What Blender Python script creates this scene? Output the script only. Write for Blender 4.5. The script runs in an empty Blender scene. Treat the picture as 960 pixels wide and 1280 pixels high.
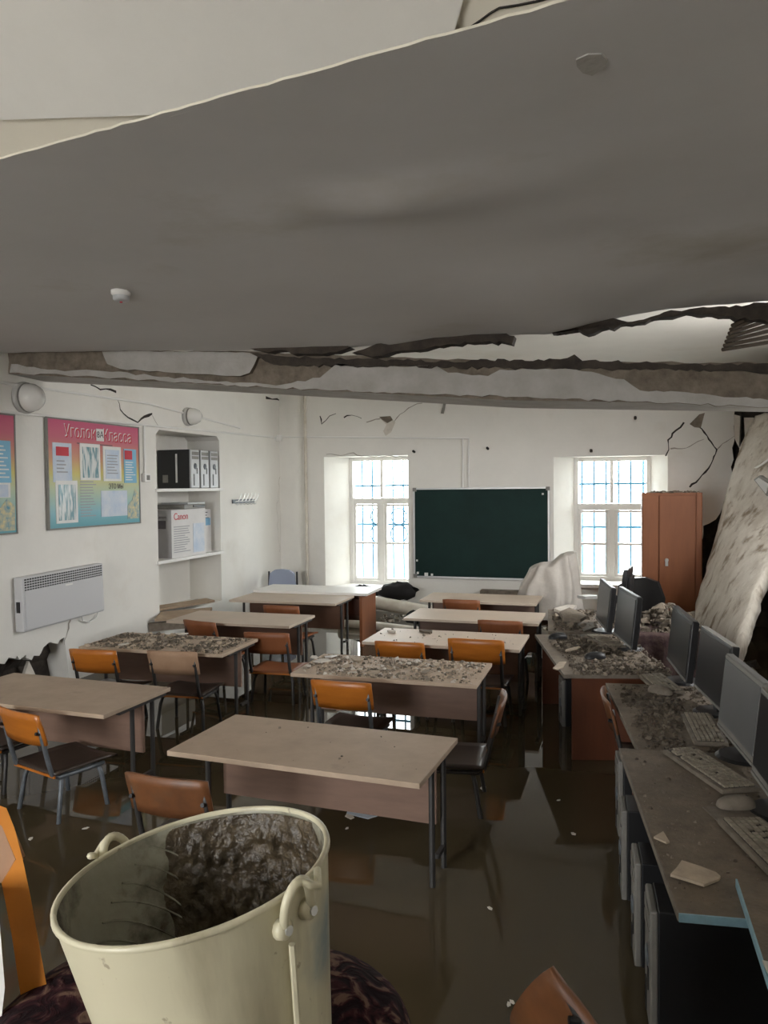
import bpy, bmesh, math, random
import numpy as np
from mathutils import Vector, Matrix, Euler, noise as mnoise

R = math.radians
random.seed(7)
SC = bpy.context.scene
COL = SC.collection

# ------------------------------------------------------------------ camera
F_PX, PITCH, ROLL, YAW, EYE = 964.27, R(1.908), R(-0.589), R(17.785), 1.945
cam_d = bpy.data.cameras.new('camera')
cam = bpy.data.objects.new('camera', cam_d); COL.objects.link(cam)
cam_d.sensor_fit = 'VERTICAL'; cam_d.sensor_height = 36.0
cam_d.lens = 36.0 * F_PX / 1280.0
cam_d.clip_start = 0.02; cam_d.clip_end = 200
cam.matrix_world = Matrix.Translation((0, 0, EYE)) @ Matrix.Rotation(YAW, 4, 'Z') @ Matrix.Rotation(R(90) - PITCH, 4, 'X') @ Matrix.Rotation(ROLL, 4, 'Z')
SC.camera = cam

# ------------------------------------------------------------------ world: bright overcast sky
W = bpy.data.worlds.new('overcast_sky'); SC.world = W; W.use_nodes = True
bg = W.node_tree.nodes['Background']
bg.inputs['Color'].default_value = (0.985, 0.985, 0.985, 1)
bg.inputs['Strength'].default_value = 20.0
SC.view_settings.view_transform = 'Standard'
SC.view_settings.look = 'None'
SC.view_settings.exposure = -0.05
SC.view_settings.gamma = 1.0
SC.view_settings.use_curve_mapping = False
try:
    SC.cycles.max_bounces = 10; SC.cycles.diffuse_bounces = 6
except Exception: pass

def portal(name, loc, rot, sx, sy):      # guides sky light sampling through an opening; emits nothing itself
    L = bpy.data.lights.new(name, 'AREA'); L.shape = 'RECTANGLE'; L.size = sx; L.size_y = sy
    o = bpy.data.objects.new(name, L); COL.objects.link(o); o.location = loc; o.rotation_euler = rot
    L.cycles.is_portal = True
    return o
portal('sky_portal', (-3.44, 10.84, 1.45), (R(-90), 0, 0), 1.0, 1.9)
portal('sky_portal', (-0.245, 10.84, 1.45), (R(-90), 0, 0), 1.1, 1.8)
portal('sky_portal', (-2.62, -2.88, 2.1), (R(90), 0, 0), 1.75, 2.2)
portal('sky_portal', (1.92, 6.25, 2.55), (0, R(90), 0), 1.7, 1.8)

# ------------------------------------------------------------------ surveying helper: where a line of sight meets a plane of the room
def sight(u, v, ax, val):
    x, y = u - 480.0, v - 640.0
    c, s = math.cos(ROLL), math.sin(ROLL)
    x0, y0 = c * x + s * y, -s * x + c * y
    X, Y = x0 / F_PX, -y0 / F_PX
    c, s = math.cos(PITCH), math.sin(PITCH)
    Zr, Yr = c + Y * s, Y * c - s
    d = Vector((X * math.cos(YAW) - Zr * math.sin(YAW), X * math.sin(YAW) + Zr * math.cos(YAW), Yr))
    o = Vector((0, 0, EYE)); t = (val - o[ax]) / d[ax]
    return o + d * t

# ------------------------------------------------------------------ materials
MATS = {}
def mat(name, col, rough=0.7, var=0.0, vscale=4.0, col2=None, bump=0.0, bscale=40.0, metal=0.0, spec=0.5, coat=0.0, stain=None, sscale=1.2, sth=(0.55, 0.75), mapscale=(1, 1, 1)):
    m = bpy.data.materials.new(name); m.use_nodes = True; MATS[name] = m
    nt = m.node_tree; N = nt.nodes; L = nt.links
    b = N['Principled BSDF']
    b.inputs['Roughness'].default_value = rough; b.inputs['Metallic'].default_value = metal
    b.inputs['Specular IOR Level'].default_value = spec; b.inputs['Coat Weight'].default_value = coat
    b.inputs['Base Color'].default_value = (*col, 1)
    tc = N.new('ShaderNodeTexCoord'); mp = N.new('ShaderNodeMapping'); mp.inputs['Scale'].default_value = mapscale
    geo = N.new('ShaderNodeNewGeometry')
    L.new(geo.outputs['Position'], mp.inputs['Vector'])
    src = None
    if var > 0 or col2:
        n = N.new('ShaderNodeTexNoise'); n.inputs['Scale'].default_value = vscale; n.inputs['Detail'].default_value = 8; n.inputs['Roughness'].default_value = 0.65
        L.new(mp.outputs[0], n.inputs['Vector'])
        mx = N.new('ShaderNodeMix'); mx.data_type = 'RGBA'
        c2 = col2 if col2 else tuple(max(0, c * (1 - var)) for c in col)
        mx.inputs[6].default_value = (*col, 1); mx.inputs[7].default_value = (*c2, 1)
        rp = N.new('ShaderNodeMapRange'); rp.inputs[1].default_value = 0.35; rp.inputs[2].default_value = 0.68
        L.new(n.outputs['Fac'], rp.inputs[0]); L.new(rp.outputs[0], mx.inputs[0])
        src = mx.outputs[2]
    if stain:
        n2 = N.new('ShaderNodeTexNoise'); n2.inputs['Scale'].default_value = sscale; n2.inputs['Detail'].default_value = 10; n2.inputs['Roughness'].default_value = 0.6
        L.new(mp.outputs[0], n2.inputs['Vector'])
        rp2 = N.new('ShaderNodeMapRange'); rp2.inputs[1].default_value = sth[0]; rp2.inputs[2].default_value = sth[1]
        L.new(n2.outputs['Fac'], rp2.inputs[0])
        mx2 = N.new('ShaderNodeMix'); mx2.data_type = 'RGBA'
        if src: L.new(src, mx2.inputs[6])
        else: mx2.inputs[6].default_value = (*col, 1)
        mx2.inputs[7].default_value = (*stain, 1); L.new(rp2.outputs[0], mx2.inputs[0]); src = mx2.outputs[2]
    if src: L.new(src, b.inputs['Base Color'])
    if bump > 0:
        n3 = N.new('ShaderNodeTexNoise'); n3.inputs['Scale'].default_value = bscale; n3.inputs['Detail'].default_value = 6
        L.new(mp.outputs[0], n3.inputs['Vector'])
        bp = N.new('ShaderNodeBump'); bp.inputs['Strength'].default_value = bump; bp.inputs['Distance'].default_value = 0.01
        L.new(n3.outputs['Fac'], bp.inputs['Height']); L.new(bp.outputs[0], b.inputs['Normal'])
    return m

mat('plaster', (0.80, 0.78, 0.73), 0.85, 0.06, 2.0, bump=0.15, bscale=25, stain=(0.66, 0.62, 0.54), sscale=0.9, sth=(0.58, 0.80))
mat('plaster_ceiling_dimmed', (0.565, 0.55, 0.54), 0.8, 0.08, 0.8, bump=0.12, bscale=6, stain=(0.44, 0.415, 0.37), sscale=0.7, sth=(0.60, 0.75), mapscale=(1, 1.6, 1))  # slab's dimness is put into a darker base colour; stains are its own
mat('plaster_cream', (0.78, 0.73, 0.62), 0.85, 0.05, 3.0, bump=0.15, bscale=20)
mat('plaster_dirty', (0.47, 0.455, 0.43), 0.9, col2=(0.37, 0.35, 0.315), vscale=5, bump=0.4, bscale=30)
mat('adobe', (0.25, 0.21, 0.165), 0.95, col2=(0.13, 0.105, 0.08), vscale=9, bump=0.9, bscale=28)
mat('adobe_dark', (0.075, 0.06, 0.047), 0.95, col2=(0.03, 0.024, 0.02), vscale=8, bump=0.9, bscale=20)
mat('crack', (0.035, 0.03, 0.025), 0.95)
mat('crack_soft', (0.34, 0.31, 0.27), 0.95)
mat('slab', (0.70, 0.66, 0.59), 0.9, col2=(0.52, 0.47, 0.40), vscale=4, bump=1.0, bscale=20, stain=(0.26, 0.20, 0.14), sscale=4.5, sth=(0.52, 0.66), mapscale=(1.8, 1.8, 0.35))
mat('concrete_floor', (0.30, 0.26, 0.20), 0.9, 0.2, 3)
mat('yard', (0.55, 0.54, 0.52), 0.95, 0.15, 1)
mat('window_paint', (0.82, 0.80, 0.76), 0.45, 0.05, 8)
mat('board_green', (0.007, 0.030, 0.026), 0.55, 0.3, 3, spec=0.2)
mat('aluminium', (0.55, 0.55, 0.55), 0.4, metal=0.6)
mat('blue_paint', (0.015, 0.11, 0.19), 0.5)
mat('desk_top', (0.50, 0.385, 0.285), 0.6, col2=(0.41, 0.31, 0.225), vscale=5, stain=(0.30, 0.23, 0.17), sscale=4.5, sth=(0.60, 0.78), bump=0.06, bscale=60)
mat('desk_top_pale', (0.58, 0.475, 0.375), 0.5, col2=(0.53, 0.44, 0.35), vscale=5, stain=(0.42, 0.35, 0.28), sscale=5, sth=(0.64, 0.8), spec=0.3)
mat('desk_edge', (0.50, 0.39, 0.28), 0.6)
mat('desk_panel', (0.25, 0.155, 0.112), 0.55, col2=(0.20, 0.122, 0.088), vscale=3, mapscale=(1, 1, 6))
mat('desk_panel_dark', (0.17, 0.085, 0.05), 0.5, col2=(0.13, 0.065, 0.04), vscale=4)
mat('dark_metal', (0.055, 0.052, 0.05), 0.45, metal=0.3)
mat('grey_metal', (0.17, 0.19, 0.21), 0.45, metal=0.3, var=0.4, vscale=14)
mat('ply_orange', (0.50, 0.165, 0.02), 0.35, col2=(0.41, 0.125, 0.015), vscale=6, mapscale=(1, 1, 5))
mat('ply_brown', (0.20, 0.078, 0.028), 0.45, col2=(0.12, 0.048, 0.02), vscale=8, stain=(0.12, 0.07, 0.04), sscale=6)
mat('ply_dusty', (0.42, 0.27, 0.17), 0.7, col2=(0.34, 0.2, 0.12), vscale=6)
mat('seat_wet', (0.055, 0.038, 0.028), 0.35, col2=(0.035, 0.025, 0.02), vscale=9)
mat('varnished_wood', (0.66, 0.26, 0.045), 0.3, col2=(0.56, 0.2, 0.03), vscale=5, mapscale=(3, 3, 1))
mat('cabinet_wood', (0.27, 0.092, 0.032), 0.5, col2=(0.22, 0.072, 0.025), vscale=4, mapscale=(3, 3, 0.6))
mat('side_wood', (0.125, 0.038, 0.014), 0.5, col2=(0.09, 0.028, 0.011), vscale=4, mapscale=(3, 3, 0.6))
mat('blue_edge', (0.30, 0.50, 0.60), 0.5, 0.3, 12)
mat('muddy_top', (0.20, 0.158, 0.112), 0.75, col2=(0.13, 0.10, 0.072), vscale=14, bump=0.5, bscale=70, stain=(0.14, 0.11, 0.08), sscale=6, sth=(0.5, 0.7))
mat('mud', (0.12, 0.095, 0.068), 0.8, col2=(0.065, 0.05, 0.036), vscale=14, bump=0.9, bscale=45)
mat('rubble', (0.30, 0.25, 0.195), 0.95, col2=(0.19, 0.16, 0.125), vscale=30)
mat('rubble_dark', (0.17, 0.14, 0.105), 0.95, col2=(0.08, 0.065, 0.05), vscale=30)
mat('shard', (0.66, 0.61, 0.54), 0.9, 0.15, 20)
mat('shard_tan', (0.50, 0.41, 0.31), 0.9, 0.25, 20)
mat('screen', (0.012, 0.014, 0.017), 0.28, spec=0.22)
mat('screen_grey', (0.13, 0.135, 0.14), 0.4, 0.1, 6)
mat('black_plastic', (0.014, 0.014, 0.015), 0.4)
mat('grey_plastic', (0.23, 0.22, 0.20), 0.55, 0.2, 10)
mat('dusty_plastic', (0.22, 0.19, 0.15), 0.75, col2=(0.14, 0.115, 0.09), vscale=18)
mat('key_plastic', (0.33, 0.29, 0.225), 0.75, col2=(0.23, 0.195, 0.15), vscale=22)
mat('dark_key_gap', (0.05, 0.043, 0.035), 0.8)
mat('silver_plastic', (0.50, 0.51, 0.52), 0.4)
mat('heater_grey', (0.56, 0.56, 0.57), 0.45)
mat('white_plastic', (0.78, 0.77, 0.74), 0.5)
mat('card_white', (0.70, 0.69, 0.68), 0.7, 0.08, 6)
mat('card_shaded', (0.40, 0.39, 0.39), 0.7, 0.1, 6)
mat('ink_red', (0.55, 0.05, 0.07), 0.7)
mat('ink_dark', (0.10, 0.09, 0.10), 0.7)
mat('ink_grey', (0.33, 0.34, 0.36), 0.7)
mat('ink_blue', (0.20, 0.42, 0.62), 0.6)
mat('paper', (0.76, 0.76, 0.74), 0.6, 0.08, 10)
mat('paper_blue', (0.20, 0.45, 0.62), 0.55)
mat('paper_pale', (0.62, 0.66, 0.72), 0.55, col2=(0.45, 0.55, 0.68), vscale=9)
mat('cartoon', (0.70, 0.58, 0.28), 0.5, col2=(0.10, 0.28, 0.38), vscale=22)
mat('sheet_white', (0.55, 0.51, 0.46), 0.6, 0.2, 7, bump=0.5, bscale=14)
mat('grey_cloth', (0.33, 0.37, 0.47), 0.9)
mat('black_rag', (0.015, 0.014, 0.014), 0.9)
mat('pipe_white', (0.70, 0.66, 0.58), 0.6, col2=(0.55, 0.49, 0.40), vscale=5)
mat('lath', (0.10, 0.075, 0.05), 0.9, 0.3, 10)
mat('plank', (0.42, 0.31, 0.21), 0.8, 0.25, 6, mapscale=(1, 6, 6))
mat('purple_cloth', (0.045, 0.022, 0.025), 0.95, col2=(0.10, 0.065, 0.055), vscale=18, bump=0.6, bscale=30)
mat('steel', (0.6, 0.6, 0.58), 0.35, metal=0.9)
mat('old_lamp', (0.45, 0.44, 0.42), 0.3)

def special_mats():
    # flood water: opaque silty brown with a clear mirror surface
    m = bpy.data.materials.new('flood_water'); m.use_nodes = True; MATS['flood_water'] = m
    N = m.node_tree.nodes; L = m.node_tree.links; b = N['Principled BSDF']
    b.inputs['Roughness'].default_value = 0.0; b.inputs['IOR'].default_value = 1.33
    geo = N.new('ShaderNodeNewGeometry'); n = N.new('ShaderNodeTexNoise'); n.inputs['Scale'].default_value = 0.8; n.inputs['Detail'].default_value = 6
    L.new(geo.outputs['Position'], n.inputs['Vector'])
    mx = N.new('ShaderNodeMix'); mx.data_type = 'RGBA'; mx.inputs[6].default_value = (0.080, 0.062, 0.035, 1); mx.inputs[7].default_value = (0.060, 0.046, 0.026, 1)
    L.new(n.outputs['Fac'], mx.inputs[0]); L.new(mx.outputs[2], b.inputs['Base Color'])
    n2 = N.new('ShaderNodeTexNoise'); n2.inputs['Scale'].default_value = 2.2; n2.inputs['Detail'].default_value = 2
    L.new(geo.outputs['Position'], n2.inputs['Vector'])
    bp = N.new('ShaderNodeBump'); bp.inputs['Strength'].default_value = 0.006; bp.inputs['Distance'].default_value = 0.05
    L.new(n2.outputs['Fac'], bp.inputs['Height']); L.new(bp.outputs[0], b.inputs['Normal'])
    # window glass: lets daylight through, faint reflection
    m = bpy.data.materials.new('window_glass'); m.use_nodes = True; MATS['window_glass'] = m
    N = m.node_tree.nodes; L = m.node_tree.links; N.remove(N['Principled BSDF'])
    t = N.new('ShaderNodeBsdfTransparent'); t.inputs[0].default_value = (0.93, 0.96, 0.96, 1); g = N.new('ShaderNodeBsdfGlossy'); g.inputs['Roughness'].default_value = 0.03
    mx = N.new('ShaderNodeMixShader'); mx.inputs[0].default_value = 0.06
    L.new(t.outputs[0], mx.inputs[1]); L.new(g.outputs[0], mx.inputs[2]); L.new(mx.outputs[0], N['Material Output'].inputs[0])
    # lamp glass dome
    m = bpy.data.materials.new('lamp_glass'); m.use_nodes = True; MATS['lamp_glass'] = m
    b = m.node_tree.nodes['Principled BSDF']; b.inputs['Base Color'].default_value = (0.85, 0.84, 0.80, 1); b.inputs['Roughness'].default_value = 0.08
    b.inputs['Transmission Weight'].default_value = 0.12; b.inputs['IOR'].default_value = 1.45
    # class notice board print: pink over orange-yellow over teal
    m = bpy.data.materials.new('rainbow_print'); m.use_nodes = True; MATS['rainbow_print'] = m
    N = m.node_tree.nodes; L = m.node_tree.links; b = N['Principled BSDF']; b.inputs['Roughness'].default_value = 0.3
    geo = N.new('ShaderNodeNewGeometry'); sp = N.new('ShaderNodeSeparateXYZ'); L.new(geo.outputs['Position'], sp.inputs[0])
    mr = N.new('ShaderNodeMapRange'); mr.inputs[1].default_value = 1.60; mr.inputs[2].default_value = 2.57; L.new(sp.outputs['Z'], mr.inputs[0])
    cr = N.new('ShaderNodeValToRGB'); L.new(mr.outputs[0], cr.inputs[0]); e = cr.color_ramp.elements
    e[0].position = 0.0; e[0].color = (0.10, 0.34, 0.40, 1); e[1].position = 1.0; e[1].color = (0.56, 0.10, 0.20, 1)
    for p, c in ((0.14, (0.22, 0.46, 0.52, 1)), (0.36, (0.46, 0.54, 0.36, 1)), (0.50, (0.60, 0.53, 0.16, 1)), (0.64, (0.58, 0.30, 0.17, 1)), (0.84, (0.56, 0.14, 0.20, 1))):
        x = e.new(p); x.color = c
    L.new(cr.outputs[0], b.inputs['Base Color'])
    # crinkled plastic sleeve
    m = bpy.data.materials.new('plastic_sleeve'); m.use_nodes = True; MATS['plastic_sleeve'] = m
    N = m.node_tree.nodes; L = m.node_tree.links; b = N['Principled BSDF']; b.inputs['Roughness'].default_value = 0.2
    geo = N.new('ShaderNodeNewGeometry'); mp = N.new('ShaderNodeMapping'); mp.inputs['Rotation'].default_value = (R(25), 0, 0); mp.inputs['Scale'].default_value = (1, 2.2, 0.35)
    w = N.new('ShaderNodeTexNoise'); w.inputs['Scale'].default_value = 16; w.inputs['Detail'].default_value = 3; w.inputs['Distortion'].default_value = 0.6
    L.new(geo.outputs['Position'], mp.inputs[0]); L.new(mp.outputs[0], w.inputs['Vector'])
    cr = N.new('ShaderNodeValToRGB'); e = cr.color_ramp.elements; e[0].position = 0.42; e[0].color = (0.13, 0.27, 0.31, 1); e[1].position = 0.56; e[1].color = (0.66, 0.69, 0.68, 1)
    L.new(w.outputs['Fac'], cr.inputs[0]); L.new(cr.outputs[0], b.inputs['Base Color'])
    # enamel bucket: cream outside with blue-grey scuffs; silt inside
    m = bpy.data.materials.new('cream_enamel'); m.use_nodes = True; MATS['cream_enamel'] = m
    N = m.node_tree.nodes; L = m.node_tree.links; b = N['Principled BSDF']; b.inputs['Roughness'].default_value = 0.38
    tc = N.new('ShaderNodeTexCoord')
    n = N.new('ShaderNodeTexNoise'); n.inputs['Scale'].default_value = 9; n.inputs['Detail'].default_value = 6; L.new(tc.outputs['Object'], n.inputs['Vector'])
    mx = N.new('ShaderNodeMix'); mx.data_type = 'RGBA'; mx.inputs[6].default_value = (0.66, 0.62, 0.45, 1); mx.inputs[7].default_value = (0.56, 0.52, 0.37, 1); L.new(n.outputs['Fac'], mx.inputs[0])
    n2 = N.new('ShaderNodeTexNoise'); n2.inputs['Scale'].default_value = 70; n2.inputs['Detail'].default_value = 3; L.new(tc.outputs['Object'], n2.inputs['Vector'])
    r2 = N.new('ShaderNodeMapRange'); r2.inputs[1].default_value = 0.68; r2.inputs[2].default_value = 0.74; L.new(n2.outputs['Fac'], r2.inputs[0])
    mx2 = N.new('ShaderNodeMix'); mx2.data_type = 'RGBA'; L.new(mx.outputs[2], mx2.inputs[6]); mx2.inputs[7].default_value = (0.36, 0.31, 0.21, 1); L.new(r2.outputs[0], mx2.inputs[0])
    # blue-grey scuff beside the right ear
    vm = N.new('ShaderNodeVectorMath'); vm.operation = 'DISTANCE'; vm.inputs[1].default_value = (0.130, -0.050, 0.170); L.new(tc.outputs['Object'], vm.inputs[0])
    r3 = N.new('ShaderNodeMapRange'); r3.inputs[1].default_value = 0.075; r3.inputs[2].default_value = 0.012; L.new(vm.outputs['Value'], r3.inputs[0])
    n3 = N.new('ShaderNodeTexNoise'); n3.inputs['Scale'].default_value = 26; n3.inputs['Detail'].default_value = 4; L.new(tc.outputs['Object'], n3.inputs['Vector'])
    mu = N.new('ShaderNodeMath'); mu.operation = 'MULTIPLY'; L.new(r3.outputs[0], mu.inputs[0]); L.new(n3.outputs['Fac'], mu.inputs[1])
    r4 = N.new('ShaderNodeMapRange'); r4.inputs[1].default_value = 0.12; r4.inputs[2].default_value = 0.5; L.new(mu.outputs[0], r4.inputs[0])
    mx3 = N.new('ShaderNodeMix'); mx3.data_type = 'RGBA'; L.new(mx2.outputs[2], mx3.inputs[6]); mx3.inputs[7].default_value = (0.18, 0.25, 0.28, 1); L.new(r4.outputs[0], mx3.inputs[0])
    mp5 = N.new('ShaderNodeMapping'); mp5.inputs['Scale'].default_value = (22, 22, 2.2); L.new(tc.outputs['Object'], mp5.inputs[0])
    n5 = N.new('ShaderNodeTexNoise'); n5.inputs['Scale'].default_value = 1.0; n5.inputs['Detail'].default_value = 7; L.new(mp5.outputs[0], n5.inputs['Vector'])
    r5 = N.new('ShaderNodeMapRange'); r5.inputs[1].default_value = 0.52; r5.inputs[2].default_value = 0.78; L.new(n5.outputs['Fac'], r5.inputs[0])
    mx5 = N.new('ShaderNodeMix'); mx5.data_type = 'RGBA'; L.new(mx3.outputs[2], mx5.inputs[6]); mx5.inputs[7].default_value = (0.36, 0.32, 0.22, 1); L.new(r5.outputs[0], mx5.inputs[0])
    L.new(mx5.outputs[2], b.inputs['Base Color'])
    n6 = N.new('ShaderNodeTexNoise'); n6.inputs['Scale'].default_value = 30; L.new(tc.outputs['Object'], n6.inputs['Vector'])
    bp6 = N.new('ShaderNodeBump'); bp6.inputs['Strength'].default_value = 0.15; bp6.inputs['Distance'].default_value = 0.004; L.new(n6.outputs['Fac'], bp6.inputs['Height']); L.new(bp6.outputs[0], b.inputs['Normal'])
    # patterned velvet seat
    m = bpy.data.materials.new('velvet_pattern'); m.use_nodes = True; MATS['velvet_pattern'] = m
    N = m.node_tree.nodes; L = m.node_tree.links; b = N['Principled BSDF']; b.inputs['Roughness'].default_value = 0.9; b.inputs['Specular IOR Level'].default_value = 0.15
    tc = N.new('ShaderNodeTexCoord'); n = N.new('ShaderNodeTexNoise'); n.inputs['Scale'].default_value = 26; n.inputs['Detail'].default_value = 6; n.inputs['Distortion'].default_value = 1.6
    L.new(tc.outputs['Object'], n.inputs['Vector']); cr = N.new('ShaderNodeValToRGB'); e = cr.color_ramp.elements
    e[0].position = 0.44; e[0].color = (0.010, 0.003, 0.005, 1); e[1].position = 0.62; e[1].color = (0.14, 0.085, 0.06, 1)
    x = e.new(0.54); x.color = (0.04, 0.011, 0.014, 1)
    L.new(n.outputs['Fac'], cr.inputs[0]); L.new(cr.outputs[0], b.inputs['Base Color'])
    bp = N.new('ShaderNodeBump'); bp.inputs['Strength'].default_value = 0.8; bp.inputs['Distance'].default_value = 0.01
    L.new(n.outputs['Fac'], bp.inputs['Height']); L.new(bp.outputs[0], b.inputs['Normal'])
special_mats()
mat('bucket_inside', (0.42, 0.41, 0.33), 0.25, col2=(0.30, 0.29, 0.22), vscale=7, stain=(0.09, 0.075, 0.05), sscale=9, sth=(0.52, 0.64), bump=0.3, bscale=30)
mat('silt_wet', (0.105, 0.078, 0.046), 0.16, col2=(0.035, 0.026, 0.016), vscale=30, bump=1.0, bscale=60)

# ------------------------------------------------------------------ mesh builder
class MB:
    def __init__(s): s.v = []; s.f = []; s.m = []; s.mats = []
    def mi(s, m):
        if m not in s.mats: s.mats.append(m)
        return s.mats.index(m)
    def add(s, vs, fs, m, M=None):
        o = len(s.v); k = s.mi(m)
        for p in vs:
            p = Vector(p); s.v.append(M @ p if M is not None else p)
        for f in fs: s.f.append([o + i for i in f]); s.m.append(k)
        return s
    def box(s, c, d, m, rot=None, M=None):
        x, y, z = d[0] / 2, d[1] / 2, d[2] / 2
        vs = [Vector((a, b, e)) for a in (-x, x) for b in (-y, y) for e in (-z, z)]
        if rot is not None:
            E = Euler(rot).to_matrix(); vs = [E @ p for p in vs]
        vs = [p + Vector(c) for p in vs]
        return s.add(vs, [(0, 1, 3, 2), (4, 6, 7, 5), (0, 4, 5, 1), (2, 3, 7, 6), (0, 2, 6, 4), (1, 5, 7, 3)], m, M)
    def b2(s, lo, hi, m):
        return s.box([(a + b) / 2 for a, b in zip(lo, hi)], [b - a for a, b in zip(lo, hi)], m)
    def prism(s, poly, off, m, m_side=None):      # 3-D polygon extruded by the vector off
        n = len(poly); off = Vector(off)
        vs = [Vector(p) for p in poly] + [Vector(p) + off for p in poly]
        s.add(vs, [list(range(n))[::-1], list(range(n, 2 * n))], m)
        s.add(vs, [(i, (i + 1) % n, n + (i + 1) % n, n + i) for i in range(n)], m_side or m)
        return s
    def tube(s, pts, r, m, seg=8, rr=None):
        pts = [Vector(p) for p in pts]; n = len(pts); vs = []; fs = []
        up = Vector((0, 0, 1)); pn = None
        for i, p in enumerate(pts):
            t = (pts[min(i + 1, n - 1)] - pts[max(i - 1, 0)]).normalized()
            if pn is None:
                a = up if abs(t.z) < 0.9 else Vector((1, 0, 0))
                pn = t.cross(a).normalized()
            else:
                pn = (pn - t * pn.dot(t)).normalized()
            bn = t.cross(pn); q = rr[i] if rr else r
            for k in range(seg):
                a = 2 * math.pi * k / seg + math.pi / seg
                vs.append(p + pn * math.cos(a) * q + bn * math.sin(a) * q)
        for i in range(n - 1):
            for k in range(seg):
                fs.append((i * seg + k, i * seg + (k + 1) % seg, (i + 1) * seg + (k + 1) % seg, (i + 1) * seg + k))
        fs.append(list(range(seg))[::-1]); fs.append(list(range((n - 1) * seg, n * seg)))
        return s.add(vs, fs, m)
    def lathe(s, prof, m, seg=32, M=None, cap=False):
        vs = []; fs = []; n = len(prof)
        for r, z in prof:
            for k in range(seg):
                a = 2 * math.pi * k / seg; vs.append((r * math.cos(a), r * math.sin(a), z))
        for i in range(n - 1):
            for k in range(seg):
                fs.append((i * seg + k, i * seg + (k + 1) % seg, (i + 1) * seg + (k + 1) % seg, (i + 1) * seg + k))
        if cap: fs.append(list(range(seg))[::-1]); fs.append(list(range((n - 1) * seg, n * seg)))
        return s.add(vs, fs, m, M)
    def grid(s, fn, nx, ny, m):
        vs = [fn(i / nx, j / ny) for j in range(ny + 1) for i in range(nx + 1)]
        fs = [(j * (nx + 1) + i, j * (nx + 1) + i + 1, (j + 1) * (nx + 1) + i + 1, (j + 1) * (nx + 1) + i) for j in range(ny) for i in range(nx)]
        return s.add(vs, fs, m)
    def chunk(s, c, r, m, flat=0.6):
        vs = []
        a0 = random.random() * 6
        k = random.choice((4, 5))
        for j in range(k):
            a = a0 + 2 * math.pi * j / k + random.uniform(-.3, .3); q = r * random.uniform(.6, 1.1)
            vs.append((c[0] + q * math.cos(a), c[1] + q * math.sin(a), c[2] - r * .15))
        for j in range(k):
            a = a0 + 2 * math.pi * j / k + random.uniform(-.4, .4); q = r * random.uniform(.3, .8)
            vs.append((c[0] + q * math.cos(a), c[1] + q * math.sin(a), c[2] + r * flat * random.uniform(.5, 1.2)))
        fs = [list(range(k, 2 * k))] + [(j, (j + 1) % k, k + (j + 1) % k, k + j) for j in range(k)]
        return s.add(vs, fs, m)
    def build(s, name, parent=None, smooth=False, bevel=0.0, solid=0.0):
        me = bpy.data.meshes.new(name)
        me.from_pydata([tuple(p) for p in s.v], [], s.f)
        for m in s.mats: me.materials.append(MATS[m])
        me.polygons.foreach_set('material_index', s.m)
        me.update()
        bm = bmesh.new(); bm.from_mesh(me); bmesh.ops.recalc_face_normals(bm, faces=bm.faces); bm.to_mesh(me); bm.free()
        if smooth: me.polygons.foreach_set('use_smooth', [True] * len(me.polygons))
        o = bpy.data.objects.new(name, me); COL.objects.link(o)
        if parent is not None: o.parent = parent
        if bevel:
            b = o.modifiers.new('bevel', 'BEVEL'); b.width = bevel; b.segments = 2; b.limit_method = 'ANGLE'
        if solid:
            q = o.modifiers.new('solid', 'SOLIDIFY'); q.thickness = solid; q.offset = 0
        return o

def tag(o, label=None, cat=None, group=None, kind=None):
    if label: o['label'] = label
    if cat: o['category'] = cat
    if group: o['group'] = group
    if kind: o['kind'] = kind
    return o
def empty(name, loc=(0, 0, 0), rz=0.0, rot=None):
    o = bpy.data.objects.new(name, None); COL.objects.link(o); o.location = loc
    o.rotation_euler = rot if rot else (0, 0, rz); o.empty_display_size = 0.1
    return o
def thing(name, label, cat, loc=(0, 0, 0), rz=0.0, group=None, rot=None, kind=None):
    return tag(empty(name, loc, rz, rot), label, cat, group, kind)
def copy_tree(o, parent=None):
    c = o.copy(); COL.objects.link(c)
    if parent is not None: c.parent = parent
    for ch in [x for x in o.children]: copy_tree(ch, c)
    return c
def text(name, body, size, m, parent, M, extrude=0.0008):
    cu = bpy.data.curves.new(name, 'FONT'); cu.body = body; cu.size = size; cu.align_x = 'CENTER'; cu.align_y = 'CENTER'; cu.extrude = extrude
    t = bpy.data.objects.new(name + '_curve', cu); COL.objects.link(t)
    dg = bpy.context.evaluated_depsgraph_get(); me = bpy.data.meshes.new_from_object(t.evaluated_get(dg))
    bpy.data.objects.remove(t); me.materials.clear(); me.materials.append(MATS[m])
    o = bpy.data.objects.new(name, me); COL.objects.link(o); o.parent = parent; o.matrix_local = M
    return o
def struct(o): o['kind'] = 'structure'; return o
def px_poly(pts, ax, val): return [sight(u, v, ax, val) for u, v in pts]
def ragged(pts, step, amp, seed=0):               # roughen a 2-D polyline
    rnd = random.Random(seed); out = []
    for (a, b) in zip(pts[:-1], pts[1:]):
        n = max(1, int(math.hypot(b[0] - a[0], b[1] - a[1]) / step))
        for i in range(n):
            t = i / n; j = 0 if i == 0 else 1
            out.append((a[0] + (b[0] - a[0]) * t + j * rnd.uniform(-amp, amp), a[1] + (b[1] - a[1]) * t + j * rnd.uniform(-amp, amp)))
    out.append(pts[-1]); return out

XL, YB, XR, YR, ZW = -4.85, 10.2, 1.55, -2.6, 0.20
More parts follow.
